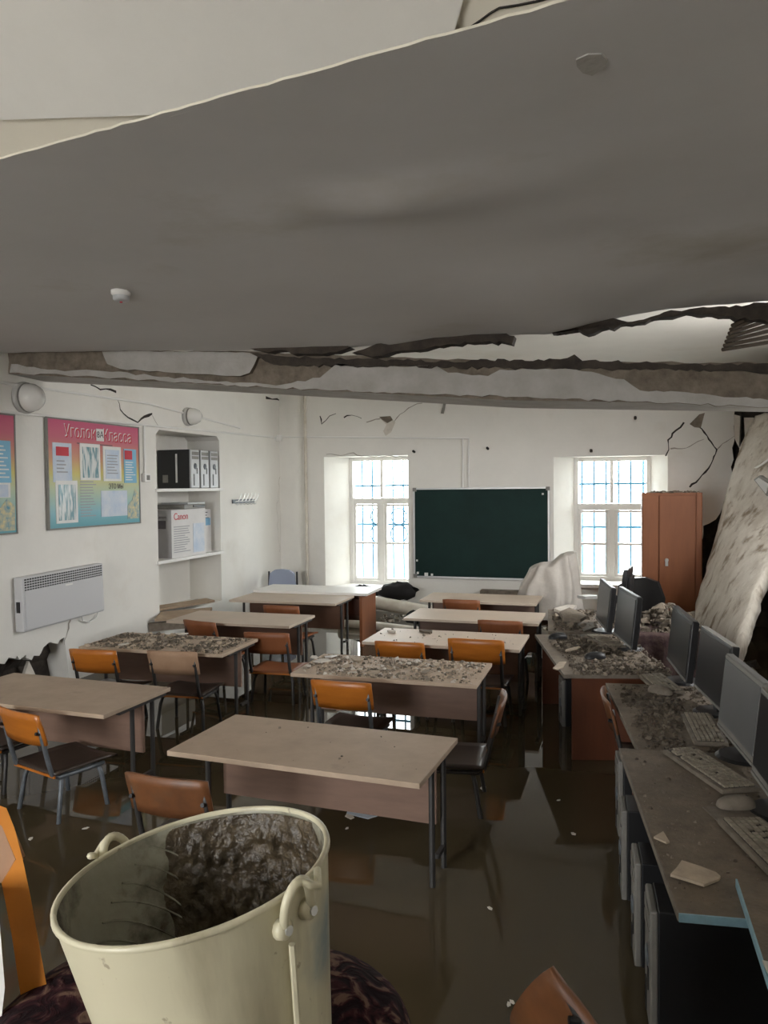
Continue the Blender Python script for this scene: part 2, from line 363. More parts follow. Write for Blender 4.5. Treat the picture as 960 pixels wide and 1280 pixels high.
# ================================================================== SETTING
struct(MB().b2((XL - .5, YR - .3, -0.1), (XR + .3, YB + .7, 0.0), 'concrete_floor').build('floor'))
wtr = MB().b2((XL - .3, YR, ZW - .015), (XR, YB + .02, ZW), 'flood_water').build('flood_water')
tag(wtr, 'murky brown flood water covering the whole classroom floor', 'water', kind='structure')
struct(MB().b2((-40, YB + .72, -0.3), (40, 60, -0.2), 'yard').build('ground_yard'))
struct(MB().b2((-40, -50, -0.3), (40, YR - .32, -0.2), 'yard').build('ground_yard'))

# ---- left wall with niche and a hole at the floor
NY0, NY1, NZ0, NZ1 = 7.15, 8.48, 0.55, 2.58
wl = MB()
def yz(poly): wl.prism([(XL, y, z) for y, z in poly], (-.5, 0, 0), 'plaster')
yz([(YR, 0), (4.0, 0), (4.0, 4.5), (YR, 4.5)])
jag = ragged([(4.0, .42), (4.5, .50), (4.94, .545), (5.12, .57), (5.28, .50), (5.42, .58), (5.55, .59), (5.68, .62)], .035, .024, 3)
yz(jag + [(5.72, .30), (5.74, 0.0), (5.95, 0), (5.95, 4.5), (4.0, 4.5)])
yz([(5.95, 0), (NY0, 0), (NY0, 4.5), (5.95, 4.5)])
yz([(NY0, 0), (NY1, 0), (NY1, NZ0), (NY0, NZ0)])
yz([(NY0, NZ1 - .05), (NY0 + .06, NZ1), (NY1 - .06, NZ1), (NY1, NZ1 - .05), (NY1, 4.5), (NY0, 4.5)])
yz([(NY1, 0), (YB + .6, 0), (YB + .6, 4.5), (NY1, 4.5)])
wl.b2((XL - .55, NY0 - .1, NZ0 - .1), (XL - .45, NY1 + .1, NZ1 + .1), 'plaster')
wall_left = struct(wl.build('wall_left'))
core = MB()
core.grid(lambda a, b: (XL - .22 + .10 * mnoise.noise(Vector((a * 9, b * 5, 1))), 3.95 + a * 1.85, b * .72), 22, 9, 'adobe_dark')
core.build('earth_core', wall_left)
for i, (y0, z0, w, h) in enumerate(((5.35, .16, .30, .30), (4.75, .18, .22, .2))):
    s = MB().prism([(XL - .10, y0 - w / 2, z0), (XL - .08, y0 + w / 2, z0), (XL - .13, y0 + .04, z0 + h)], (-.03, 0, 0), 'shard').build('plaster_shard')
    tag(s, ('white triangular plaster shard standing in the wall hole under the heater', 'small white plaster shard at the left end of the wall hole')[i], 'shard')

# ---- back wall (splayed window openings)
O1, I1, Z1 = (-4.16, -2.92), (-3.93, -2.95), (.52, 2.37)
O2, I2, Z2 = (-.96, .43), (-.73, .24), (.66, 2.30)
YI, YO = YB + .40, YB + .62
wb = MB()
def plan(poly, z0, z1): wb.prism([(x, y, z0) for x, y in poly], (0, 0, z1 - z0), 'plaster')
plan([(XL - .4, YB), (O1[0], YB), (I1[0], YI), (I1[0], YO), (XL - .4, YO)], 0, 4.5)
plan([(O1[1], YB), (O2[0], YB), (I2[0], YI), (I2[0], YO), (I1[1], YO), (I1[1], YI)], 0, 4.5)
for Oo, Ii, Zz in ((O1, I1, Z1), (O2, I2, Z2)):
    pl = [(Oo[0], YB), (Oo[1], YB), (Ii[1], YI), (Ii[1], YO), (Ii[0], YO), (Ii[0], YI)]
    plan(pl, 0, Zz[0]); plan(pl, Zz[1], 4.5)
plan([(O2[1], YB), (.52, YB), (.52, YO), (I2[1], YO), (I2[1], YI)], 0, 4.5)
edge = ragged([(.80, 0), (.80, 1.0), (.84, 1.42), (.985, 1.50), (1.06, 1.66), (1.15, 1.90), (1.17, 2.3), (1.19, 2.7), (1.22, 3.2), (1.25, 4.5)], .07, .014, 11)
wb.prism([(x, YB, z) for x, z in [(.52, 0)] + edge + [(.52, 4.5)]], (0, .42, 0), 'plaster', 'adobe_dark')
wall_back = struct(wb.build('wall_back'))
eb = MB(); eb.grid(lambda a, b: (.70 + a * 1.2, YB + .30 + .12 * mnoise.noise(Vector((a * 7, b * 16, 3))) - .25 * a, b * 4.5), 14, 36, 'adobe_dark')
eb.build('earth_core', wall_back)
# outer face of the back wall beyond the break
struct(MB().b2((.8, YB + .45, 0), (XR + .4, YO, 4.5), 'adobe_dark').build('wall_outer_back'))

# ---- right wall (broken, earth showing), rear wall with its two windows
wrt = MB()      # the right wall has fallen out between y 5.4 and 7.1: daylight comes in there
wrt.prism([(XR, y, z) for y, z in [(YR, 0), (7.2, 0), (7.1, 1.6)] + ragged([(7.05, 1.75), (6.3, 1.85), (5.5, 1.7)], .12, .05, 8) + ragged([(5.4, 1.9), (5.35, 2.6), (5.3, 3.2)], .15, .05, 9) + [(5.3, 4.5), (YR, 4.5)]], (.35, 0, 0), 'plaster', 'adobe')
struct(wrt.build('wall_right'))
struct(MB().b2((XR + .4, -20, -0.3), (60, 30, -0.2), 'yard').build('ground_yard'))
wr = MB(); wr.grid(lambda a, b: (XR + .10 + .12 * mnoise.noise(Vector((a * 11, b * 11, 5))), 7.1 + a * 3.5, b * 4.5), 28, 28, 'adobe_dark'); wr.b2((XR + .3, 7.1, 0), (XR + .5, YB + .6, 4.5), 'adobe_dark')
struct(wr.build('wall_right_broken'))
rw = MB()
for x0, x1 in ((XL - .5, -3.5), (-1.75, XR + .35)): rw.b2((x0, YR - .25, 0), (x1, YR, 4.5), 'plaster')
for x0, x1 in ((-3.5, -1.75),): rw.b2((x0, YR - .25, 0), (x1, YR, 1.0), 'plaster'); rw.b2((x0, YR - .25, 3.2), (x1, YR, 4.5), 'plaster')
struct(rw.build('wall_rear'))

# ---- windows
def window(n, I, Z, y, lower, thick_top):
    root = empty('window_%d' % n, ((I[0] + I[1]) / 2, y, Z[0])); struct(root)
    w = I[1] - I[0]; h = Z[1] - Z[0]; zt = lower * h
    f = MB(); t = .055
    for sx in (-1, 1): f.box((sx * (w / 2 - t / 2), 0, h / 2), (t, .10, h), 'window_paint')
    for z in (t / 2, h - t / 2): f.box((0, 0, z), (w - 2 * t, .10, t), 'window_paint')
    f.build('window_frame', root, bevel=.006)
    MB().box((0, -.005, zt), (w - 2 * t, .09, .085), 'window_paint').build('transom', root, bevel=.006)
    MB().box((0, -.005, zt / 2), (.075, .09, zt - .08), 'window_paint').build('mullion', root, bevel=.006)
    MB().box((0, 0, (zt + h) / 2), (.045, .07, h - zt - .1), 'window_paint').build('mullion', root, bevel=.006)
    for sx in (-1, 1):
        x0, x1 = sorted((sx * .037, sx * (w / 2 - t))); xm = (x0 + x1) / 2; ww = x1 - x0
        s = MB(); z0, z1 = t, zt - .042
        for xx in (x0 + .02, x1 - .02): s.box((xx, -.01, (z0 + z1) / 2), (.04, .05, z1 - z0), 'window_paint')
        for zz in (z0 + .02, z1 - .02, z0 + (z1 - z0) * .49): s.box((xm, -.01, zz), (ww - .08, .05, .03), 'window_paint')
        sash = s.build('sash', root)
        for k in range(2):
            za = z0 + .04 + k * (z1 - z0 - .06) / 2
            MB().box((xm, 0, za + (z1 - z0 - .12) / 4), (ww - .08, .004, (z1 - z0 - .1) / 2), 'window_glass').build('pane', sash)
        MB().box((xm, 0, (zt + h) / 2), (ww - .01, .004, h - zt - .1), 'window_glass').build('pane', root)
    return root
window(1, I1, Z1, YB + .45, .655, 0); window(2, I2, Z2, YB + .45, .60, 0)
struct(MB().prism([(O1[0] - .06, YB - .07, Z1[0] - .04), (O1[1] + .02, YB - .07, Z1[0] - .04), (O1[1] + .02, YB, Z1[0] - .04), (I1[1], YI, Z1[0] - .04), (I1[0], YI, Z1[0] - .04), (O1[0] - .06, YB, Z1[0] - .04)], (0, 0, .045), 'window_paint').build('window_sill_1'))
struct(MB().prism([(O2[0] - .02, YB - .06, Z2[0] - .04), (O2[1] + .02, YB - .06, Z2[0] - .04), (I2[1], YI, Z2[0] - .04), (I2[0], YI, Z2[0] - .04)], (0, 0, .045), 'window_paint').build('window_sill_2'))
def grille(I, Z, label, n, hz, ring):
    root = thing('window_grille', label, 'window grille', ((I[0] + I[1]) / 2, YO + .10, Z[0]), group='blue grilles outside the windows')
    w = I[1] - I[0] + .3; h = Z[1] - Z[0] + .2
    for i in range(n):
        x = -w / 2 + w * (i + .5) / n
        MB().tube([(x, 0, -.1), (x, 0, h - .1)], .014, 'blue_paint', 6).build('bar', root)
    for sx in (-1, 1):
        for z in (.12, .9): MB().box((sx * (w / 2 - .02), -.05, z * h), (.02, .11, .02), 'blue_paint').build('bracket', root)
    for z in hz: MB().box((0, 0, z * h), (w, .014, .03), 'blue_paint').build('cross_bar', root)
    for (x, z, r) in ring:
        pts = [(x + r * math.cos(a * math.pi / 12), -.012, z + r * math.sin(a * math.pi / 12)) for a in range(13 * 2 - 1)]
        MB().tube(pts, .011, 'blue_paint', 6).build('hoop', root)
grille(I1, Z1, 'blue iron bars outside the window left of the chalkboard', 8, (.42, .60, .70), ((-.15, .72, .13), (.17, .72, .13), (-.15, .98, .12), (.17, .98, .12)))
grille(I2, Z2, 'blue iron bars outside the window beside the brown cabinet', 8, (.38, .70), ())

# ---- ceilings
def zfar(x):
    xs = [-4.9, -4.0, -2.75, -1.85, -.95, -.52, -.23, .19, .76, 1.6]; zs = [3.065, 3.015, 2.955, 2.90, 2.935, 2.91, 2.955, 2.995, 3.0, 3.0]
    return float(np.interp(x, xs, zs))
rndn = random.Random(5); nearj = [rndn.uniform(-.004, .004) for _ in range(121)]
def slab_low(a, b):
    x = XL - .1 + a * (XR + .3 - XL + .1)
    yn = 1.995 - .136 * x + nearj[int(round(a * 120))] * (1 if 0 < b + 1 else 0)
    yf = 5.02 + .03 * mnoise.noise(Vector((x * 6, 0, 2)))
    y = yn + (yf - yn) * b
    z = 3.15 + (zfar(x) - 3.15) * (b ** 1.7)
    z += .018 * mnoise.noise(Vector((x * .9, y * 1.1, 0))) * min(1, b * 6) - .05 * math.exp(-((x + .55) / .9) ** 2 - ((y - 4.4) / .5) ** 2)
    z -= .035 * max(0, mnoise.noise(Vector((x * 1.6 + 4, y * 2.2, 7)))) * min(1, b * 4) * (1 if -1.6 < x < 1 else .3)
    z -= .055 * math.exp(-((x + .95) / .30) ** 2 - ((y - 3.05) / .16) ** 2) + .022 * math.exp(-((x + .55) / .4) ** 2 - ((y - 3.0) / .22) ** 2)
    return (x, y, z)
def ceil_z(x, y):
    a = (x - XL + .1) / (XR + .3 - XL + .1); yn = 1.995 - .136 * x
    return slab_low(a, (y - yn) / (5.02 - yn))[2]
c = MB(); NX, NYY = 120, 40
c.grid(slab_low, NX, NYY, 'plaster_ceiling_dimmed')
up = [(p[0], p[1], p[2] + .12) for p in (slab_low(i / NX, 1) for i in range(NX + 1))]; lo = [slab_low(i / NX, 1) for i in range(NX + 1)]
c.add(lo + up, [(i, i + 1, NX + 2 + i, NX + 1 + i) for i in range(NX)], 'adobe_dark')
lo = [slab_low(i / NX, 0) for i in range(NX + 1)]; up = [(p[0], p[1], p[2] + .008) for p in lo]
c.add(lo + up, [(i, i + 1, NX + 2 + i, NX + 1 + i) for i in range(NX)], 'plaster_cream')
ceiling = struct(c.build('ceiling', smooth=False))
sp_ = MB(); sp_.prism([(lambda q: (q.x, q.y, ceil_z(q.x, q.y) - .004))(sight(u, v, 2, 3.145)) for u, v in ((720, 72), (735, 66), (752, 66), (760, 74), (755, 84), (740, 92), (728, 88), (721, 80))], (0, 0, .006), 'plaster_dirty'); sp_.build('bare_patch', ceiling)
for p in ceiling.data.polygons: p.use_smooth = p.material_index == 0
# taller space behind the break: its ceiling slopes up towards the camera and faces the rear window
KS = .62
def on_slope(u, v, z0):
    p = sight(u, v, 2, 3.2); d = p - Vector((0, 0, EYE)); t = (z0 + KS * 1.995 - EYE) / (d.z + KS * (d.y + .136 * d.x)); return Vector((0, 0, EYE)) + d * t
def flat_z(x, y, z0): return Vector((x, y, z0 + KS * (1.995 - .136 * x - y)))
cn = [on_slope(u, v, 3.165) for u, v in ((0, 150), (206, 143.5), (213, 146), (565, 46.5), (567, 43), (579, 0), (590, -45))]
cn = [flat_z(-5.2, cn[0].y - .9, 3.165)] + cn + [flat_z(.35, 1.0, 3.165), flat_z(-5.2, 1.0, 3.165)]
struct(MB().prism(cn, (0, 0, .012), 'plaster').build('ceiling_near'))
sl_ = MB().prism([flat_z(-5.3, 2.75, 3.185), flat_z(XR + .4, 1.765, 3.185), flat_z(XR + .4, 0.9, 3.185), flat_z(-5.3, 1.0, 3.185)], (0, 0, .05), 'plaster_cream').build('ceiling_slope'); struct(sl_)
struct(MB().b2((XL - .5, YR - .3, 4.2), (XR + .4, 2.75, 4.3), 'plaster').build('ceiling_upper'))
struct(MB().b2((XL - .5, 2.72, 3.3), (XR + .4, 2.80, 4.5), 'plaster').build('wall_above_break'))
struct(MB().b2((XL - .5, 2.7, 3.34), (XR + .4, YB + .65, 3.44), 'plaster').build('ceiling_far'))
# dark crack on the cream ceiling strip
# ---- sagging beam: earth core with plaster still on it
def bz(x): return (float(np.interp(x, [-4.9, -2.67, -.745, .776, 1.6], [3.10, 2.94, 2.755, 2.655, 2.60])), float(np.interp(x, [-4.9, -2.54, -.745, .776, 1.6], [2.90, 2.675, 2.50, 2.415, 2.36])))
BY = 5.10
def beam_pt(x, y, t):
    zt, zb = bz(x); return (x, y, zb + (zt - zb) * t)
bm_ = MB()
xs = [XL - .05 + i * (XR + .3 - XL) / 90 for i in range(91)]
J = lambda x, k: .012 * mnoise.noise(Vector((x * 7, k, 0)))
prof = lambda x: [(BY + J(x, 1), bz(x)[0] + J(x, 2) * 1.6), (BY + .012 + J(x, 3), (bz(x)[0] + bz(x)[1]) / 2), (BY + .008 + J(x, 4), bz(x)[1]), (BY + .42, bz(x)[1] - .012), (BY + .42, bz(x)[0])]
rows = [[(x, y, z) for y, z in prof(x)] for x in xs]
vs = [p for r in rows for p in r]
bm_.add(vs, [(i * 5 + k, i * 5 + k + 1, (i + 1) * 5 + k + 1, (i + 1) * 5 + k) for i in range(90) for k in (0, 1, 3)], 'adobe')
bm_.add(vs, [(i * 5 + 2, i * 5 + 3, (i + 1) * 5 + 3, (i + 1) * 5 + 2) for i in range(90)], 'plaster_dirty')
bm_.add(vs, [(i * 5 + 4, i * 5, (i + 1) * 5, (i + 1) * 5 + 4) for i in range(90)], 'adobe_dark')
beam = struct(bm_.build('beam'))
def patch(pts, m, name, parent, y=BY, th=.02, seed=0, amp=2.0):
    p = ragged(pts + [pts[0]], 9, amp, seed)[:-1]
    return MB().prism(px_poly(p, 1, y - th), (0, th + .012, 0), m, 'adobe').build(name, parent)
patch([(127, 438), (312, 441), (322, 446), (312, 466), (300, 470), (215, 466), (150, 461), (134, 455)], 'plaster_dirty', 'plaster_patch', beam, th=.03, seed=1, amp=1.0)
patch([(14, 455), (60, 462), (130, 464), (210, 471), (300, 478), (345, 482), (400, 472), (420, 455), (470, 458), (545, 457), (560, 466), (610, 470), (625, 462), (690, 462), (720, 462), (780, 474), (800, 488), (870, 492), (960, 500), (1010, 503), (1010, 512), (960, 509), (800, 502), (640, 496), (480, 490), (330, 484), (200, 476), (100, 470), (12, 466)], 'plaster_dirty', 'plaster_patch', beam, seed=2, amp=1.6)
# dark earth torn open above the beam and along the ceiling edge
for k, pts in enumerate(([(285, 421), (330, 420), (372, 418), (405, 422), (438, 434), (420, 440), (380, 442), (320, 437), (288, 431)],
                         [(440, 441), (470, 430), (520, 422), (580, 418), (620, 413), (643, 420), (640, 430), (612, 426), (560, 430), (505, 438), (465, 446)],
                         [(690, 416), (725, 406), (740, 397), (760, 398), (790, 402), (830, 390), (870, 385), (1000, 376), (1000, 402), (955, 400), (900, 395), (865, 391), (835, 396), (790, 405), (752, 411), (735, 418), (722, 411)],
                         [(312, 442), (360, 446), (440, 449), (560, 451), (700, 449), (718, 443), (728, 451), (860, 455), (1000, 455), (1000, 468), (880, 462), (700, 461), (560, 459), (440, 458), (340, 455)])):
    p = ragged(pts + [pts[0]], 7, 2.2, 20 + k)[:-1]
    MB().prism(px_poly(p, 1, 4.985 if k < 3 else BY - .02), (0, .10, .0), 'adobe_dark').build('torn_earth', ceiling if k < 3 else beam)
for k in range(7):
    a = sight(903 + k * 2, 437 - k * 5, 1, 5.02); b = sight(985, 424 - k * 8, 1, 5.25)
    MB().tube([a, b], .012, 'lath', 5).build('lath', ceiling)
    
# ---- cracks
def crack(parent, pts, ax, val, w=(.012, .004), m='crack', seed=0, push=.003):
    p2 = ragged(pts, 5, 1.2, seed); P = px_poly(p2, ax, val); n = len(P); rnd = random.Random(seed)
    nrm = Vector((0, -1, 0)) if ax == 1 else (Vector((1, 0, 0)) if ax == 0 else Vector((0, 0, -1)))
    vs = []
    for i, q in enumerate(P):
        t = (P[min(i + 1, n - 1)] - P[max(i - 1, 0)]).normalized(); s = t.cross(nrm).normalized()
        ww = (w[0] + (w[1] - w[0]) * i / (n - 1)) * rnd.uniform(.5, 1.4) / 2
        vs += [q + s * ww + nrm * push, q - s * ww + nrm * push]
    return MB().add(vs, [(2 * i, 2 * i + 1, 2 * i + 3, 2 * i + 2) for i in range(n - 1)], m).build('crack', parent)
B = wall_back
crack(B, [(400, 520), (402, 530), (412, 520), (420, 517)], 1, YB, (.02, .008), seed=1)
crack(B, [(430, 522), (440, 519), (452, 523)], 1, YB, (.016, .006), seed=2)
crack(B, [(458, 528), (470, 524), (480, 522), (492, 528), (500, 518), (515, 508), (528, 504)], 1, YB, (.016, .008), 'crack_soft', seed=3)
MB().prism(px_poly([(474, 522), (488, 521), (494, 528), (489, 540), (482, 545), (479, 539), (483, 531)], 1, YB - .004), (0, .004, 0), 'shard').build('bare_patch', B)
MB().prism(px_poly([(474, 521), (488, 520), (491, 525), (484, 529), (478, 525)], 1, YB - .007), (0, .004, 0), 'adobe').build('bare_patch', B)
crack(B, [(408, 568), (430, 569), (442, 566), (452, 570), (510, 571)], 1, YB, (.012, .006), 'crack_soft', seed=4)
crack(B, [(855, 528), (845, 538), (835, 550), (836, 562), (832, 570)], 1, YB, (.02, .012), 'crack', seed=5)
crack(B, [(838, 561), (858, 560), (872, 552), (880, 549)], 1, YB, (.015, .006), 'crack_soft', seed=6)
crack(B, [(873, 533), (884, 545), (896, 562), (886, 585), (870, 603), (862, 609)], 1, YB, (.02, .02), 'crack', seed=7)
crack(B, [(896, 562), (908, 552), (918, 545)], 1, YB, (.012, .006), 'crack_soft', seed=8)
MB().prism(px_poly([(862, 530), (874, 518), (881, 516), (876, 535), (868, 534)], 1, YB - .004), (0, .004, 0), 'adobe').build('bare_patch', B)
for (u, v) in ((518, 565), (610, 561)):
    MB().tube([sight(u, v, 1, YB), sight(u, v, 1, YB) + Vector((0, -.06, .01))], .018, 'black_rag', 6).build('wall_stub', B)
for (u, v) in ((794, 523), (739, 564)):
    MB().tube([sight(u, v, 1, YB), sight(u, v, 1, YB) + Vector((0, -.05, .01))], .02, 'adobe_dark', 6).build('wall_stub', B)
MB().tube([sight(556, 503, 1, YB - .02), sight(553, 517, 1, YB - .02)], .018, 'grey_plastic', 6).build('wall_stub', B)
Lw = wall_left
crack(Lw, [(113, 481), (125, 487), (138, 487), (145, 490)], 0, XL, (.012, .02), seed=10)
crack(Lw, [(146, 498), (150, 512), (160, 522), (172, 528), (180, 521), (190, 517)], 0, XL, (.006, .03), seed=11)
crack(Lw, [(190, 519), (194, 527), (198, 533)], 0, XL, (.008, .004), 'crack_soft', seed=12)
crack(Lw, [(350, 590), (346, 640), (349, 690)], 0, XL, (.006, .004), 'crack_soft', seed=13)
crack(Lw, [(88, 770), (84, 790), (80, 806)], 0, XL, (.02, .006), 'crack_soft', seed=14)
crack(Lw, [(332, 497), (340, 499), (350, 501)], 0, XL, (.03, .02), 'crack', seed=15)
ckp = [on_slope(u, v, 3.182) for u, v in ((588, 34), (600, 26), (612, 17), (624, 10), (645, 7), (674, 1), (700, -6))]
MB().tube(ckp, .003, 'crack', 4).build('crack', sl_)

# ---- fallen right wall slab leaning into the room
P0 = [(948, 522, 9.4), (929, 560, 9.3), (917, 600, 9.1), (905, 650, 8.9), (890, 700, 8.7), (878, 750, 8.4), (868, 795, 8.1), (888, 825, 7.5), (912, 852, 7.0), (930, 800, 7.0), (945, 760, 7.2), (962, 715, 7.5), (1010, 640, 8.0), (1010, 510, 9.0)]
pts = [sight(u, v, 1, y) for u, v, y in P0]
def inside_slab(n=26):
    cols = []
    Lf = [pts[i] for i in (0, 1, 2, 3, 4, 5, 6)]; Rt = [pts[i] for i in (13, 12, 12, 11, 10, 9, 8)]
    def lerp_chain(Cn, t):
        q = t * (len(Cn) - 1); i = min(int(q), len(Cn) - 2); return Cn[i].lerp(Cn[i + 1], q - i)
    def fn(a, b):
        p = lerp_chain(Lf, b).lerp(lerp_chain(Rt, b), a)
        e = 1 if 0 < a < 1 else 2.2
        return p + Vector((.022 * mnoise.noise(Vector((a * 5, b * 4, 1))), 0, 0)) + Vector((.016, .0, .016)) * e * mnoise.noise(Vector((a * 9, b * 17, 4)))
    return fn
sl = MB().grid(inside_slab(), 18, 40, 'slab').build('fallen_wall_slab', smooth=True, solid=.09)
tag(sl, 'tall slab of whitewashed wall leaning into the room behind the monitors', 'wall slab')
# plaster slivers still hanging in the broken corner
for i, (poly, lab) in enumerate((([(917, 518), (925, 520), (924, 560), (918, 548)], 'narrow white plaster sliver at the top of the broken corner'),
                                 ([(930, 522), (942, 522), (938, 560), (930, 600), (926, 585), (922, 570), (931, 545)], 'curled white plaster strip hanging in the broken corner'),
                                 ([(926, 580), (938, 578), (936, 608), (928, 612)], 'grey cable box hanging beside the broken corner'),
                                 ([(884, 706), (900, 716), (904, 735), (893, 757), (882, 765), (878, 740)], 'pale plaster block wedged in the dark hole beside the cabinet'))):
    yv = (9.9, 9.8, 9.6, 9.7)[i]
    o = MB().prism(px_poly(poly, 1, yv), (.02, .05, 0), 'grey_plastic' if i == 2 else 'shard').build(('plaster_sliver', 'plaster_sliver', 'cable_box', 'plaster_block')[i])
    o.parent = wall_back; o['label'] = lab
o = MB().tube([sight(908, 640, 1, 9.5), sight(897, 700, 1, 9.2), sight(885, 752, 1, 8.8)], .03, 'plaster_dirty', 6).build('broken_lath'); tag(o, 'long pale broken lath leaning beside the fallen wall slab', 'lath')
o = MB().tube([sight(912, 655, 1, 9.3), sight(897, 730, 1, 8.9), sight(868, 782, 1, 8.5)], .035, 'adobe_dark', 6).build('broken_lath'); tag(o, 'dark broken lath along the left edge of the fallen wall slab', 'lath')
o = MB().tube([sight(935, 590, 1, 9.0), sight(950, 582, 1, 8.8), sight(970, 568, 1, 8.6)], .012, 'white_plastic', 6).build('loose_cable'); tag(o, 'loose white cable over the top of the fallen wall slab', 'cable')
wl_root = thing('wall_light', 'grey tilted wall light on the fallen wall slab at the right edge', 'lamp', sight(956, 606, 1, 8.3), rot=(0, R(25), R(-70)))
wl_root.scale = (.7, .7, .7)
MB().prism([(-.22, 0, -.02), (.2, 0, -.08), (.2, 0, .12), (-.1, 0, .10)], (0, -.05, 0), 'grey_plastic').build('housing', wl_root)
MB().prism([(-.15, -.05, 0), (.17, -.05, -.05), (.17, -.05, .09), (-.08, -.05, .075)], (0, -.015, 0), 'old_lamp').build('lens', wl_root)

# ================================================================== WALL FITTINGS
# chalkboard
cb = thing('chalkboard', 'dark green chalkboard on the back wall between the two windows', 'chalkboard', (-1.925, YB, 1.305))
MB().box((0, -.02, 0), (1.80, .02, 1.19), 'board_green').build('writing_surface', cb)
fr = MB()
for z in (-.60, .60): fr.box((0, -.022, z), (1.83, .03, .022), 'aluminium')
for x in (-.905, .905): fr.box((x, -.022, 0), (.022, .03, 1.18), 'aluminium')
fr.build('frame', cb)
for sx in (-1, 1):
    for sz in (-1, 1): MB().box((sx * .895, -.026, sz * .59), (.05, .034, .05), 'grey_plastic').build('corner_cap', cb)
for i, (x, z, w) in enumerate(((-.86, -.55, .03), (-.74, -.57, .05), (-.66, -.57, .03), (.83, .52, .025), (-.87, -.38, .025))): MB().box((x, -.0315, z), (w, .003, w), 'paper').build('paper_scrap', cb)

# pipes and conduits
def pipe(name, pts, r, m, label): return tag(MB().tube(pts, r, m, 8).build(name), label, 'pipe')
x = sight(384, 620, 1, YB)[0]
pipe('wall_pipe', [(x, YB - .04, .35), (x, YB - .04, 3.3)], .022, 'pipe_white', 'thin white vertical pipe on the back wall near the corner')
zc = 2.64
def conduit(name, pts, label): 
    m = MB(); 
    for a, b in zip(pts[:-1], pts[1:]): m.tube([a, b], .012, 'white_plastic', 6)
    return tag(m.build(name), label, 'conduit')
conduit('conduit', [(XL + .012, 4.6, 2.57), (XL + .012, 7.0, 2.61), (XL + .012, 10.1, 2.66)], 'white cable conduit running along the left wall above the notice board')
conduit('conduit', [(XL + .02, 4.2, 2.80), (XL + .012, 7.0, 2.84), (XL + .012, 9.0, 2.72)], 'thin upper wire sagging along the left wall behind the wall lamps')
conduit('conduit', [(XL + .012, 6.92, 2.60), (XL + .012, 6.92, 2.10)], 'short vertical conduit dropping to the switch box')
a = sight(352, 546, 1, YB); b = sight(586, 548, 1, YB); c2 = sight(586, 610, 1, YB)
conduit('conduit', [a + Vector((0, -.012, 0)), b + Vector((0, -.012, 0))], 'horizontal conduit across the back wall above the left window')
conduit('conduit', [b + Vector((0, -.012, 0)), c2 + Vector((0, -.012, 0))], 'vertical conduit down to the chalkboard, right one of a pair')
conduit('conduit', [b + Vector((-.08, -.012, 0)), c2 + Vector((-.08, -.012, 0))], 'vertical conduit down to the chalkboard, left one of a pair')
b1 = thing('switch_box', 'small white switch box at the end of the conduit by the niche', 'switch', (XL, 6.92, 2.06))
MB().box((.025, 0, 0), (.05, .10, .09), 'white_plastic').build('housing', b1, bevel=.006)
MB().box((.053, 0, 0), (.008, .045, .05), 'grey_plastic').build('rocker', b1)
tag(MB().box((XL + .03, 10.12, 2.65), (.06, .08, .09), 'white_plastic').build('junction_box', bevel=.006), 'white junction box in the back left corner', 'box')

# wall lamps (glass domes)
def lamp(y, z, r, label):
    t = thing('wall_lamp', label, 'lamp', (XL, y, z), rot=(0, R(90), 0), group='round glass wall lamps')
    MB().lathe([(0, 0), (r * 1.05, 0), (r * 1.08, .02), (r * 1.0, .045), (0, .045)], 'old_lamp', 28).build('base', t, smooth=True)
    MB().lathe([(r * .93, .04), (r * .96, .07), (r * .9, .11), (r * .72, .15), (r * .4, .18), (0.001, .19)], 'lamp_glass', 28).build('glass_dome', t, smooth=True)
    MB().lathe([(r * .97, .045), (r * 1.0, .055), (r * .97, .065)], 'grey_plastic', 28).build('ring', t, smooth=True)
    MB().lathe([(0.03, .03), (.03, .09), (.02, .12), (0.001, .13)], 'white_plastic', 12).build('bulb', t, smooth=True)
lamp(5.26, 2.715, .125, 'round glass wall lamp just behind the beam above the notice board')
lamp(7.76, 2.765, .10, 'round glass wall lamp above the niche with computers')

# smoke detector on the ceiling
ps = sight(151, 362, 2, 3.09)
sd = thing('smoke_detector', 'small white smoke detector on the sagging grey ceiling', 'detector', (ps.x, ps.y, ceil_z(ps.x, ps.y) + .004))
MB().lathe([(0, 0), (.055, 0), (.055, -.02), (.045, -.03)], 'white_plastic', 24).build('base', sd, smooth=True)
MB().lathe([(.045, -.028), (.045, -.05), (.036, -.06), (0.001, -.062)], 'silver_plastic', 24).build('sensor_dome', sd, smooth=True)
MB().lathe([(0.001, -.062), (.008, -.062), (.008, -.068), (0.001, -.068)], 'ink_red', 10).build('indicator', sd)

# notice boards
def on_wall(y, z, d=.0): return Matrix(((0, 0, 1, d), (1, 0, 0, y), (0, 1, 0, z), (0, 0, 0, 1)))     # local x->+y, local y->+z, normal -> +x
def sleeve(root, y, z, w, h, m='plastic_sleeve', name='plastic_sleeve'):
    s = MB().box((.014, y, z), (.006, w, h), 'paper').build(name, root)
    MB().box((.019, y, z - .005), (.004, w * .78, h * .84), m).build('sheet', s)
    return s
def lines(root, y0, y1, z0, z1, n, m='ink_grey', d=.0135):
    s = MB(); rnd = random.Random(int(y0 * 100 + n))
    for i in range(n):
        z = z1 + (z0 - z1) * (i + .5) / n; w = (y1 - y0) * rnd.uniform(.55, 1)
        s.box((d, y0 + w / 2, z), (.001, w, abs(z1 - z0) / n * .35), m)
    return tag(s.build('printed_lines', root), kind='stuff')
nb = thing('notice_board', 'rainbow coloured class notice board with pinned papers beside the niche', 'notice board', (XL + .02, 6.145, 2.085))
MB().box((0, 0, 0), (.02, 1.29, .965), 'rainbow_print').build('panel', nb)
fr = MB()
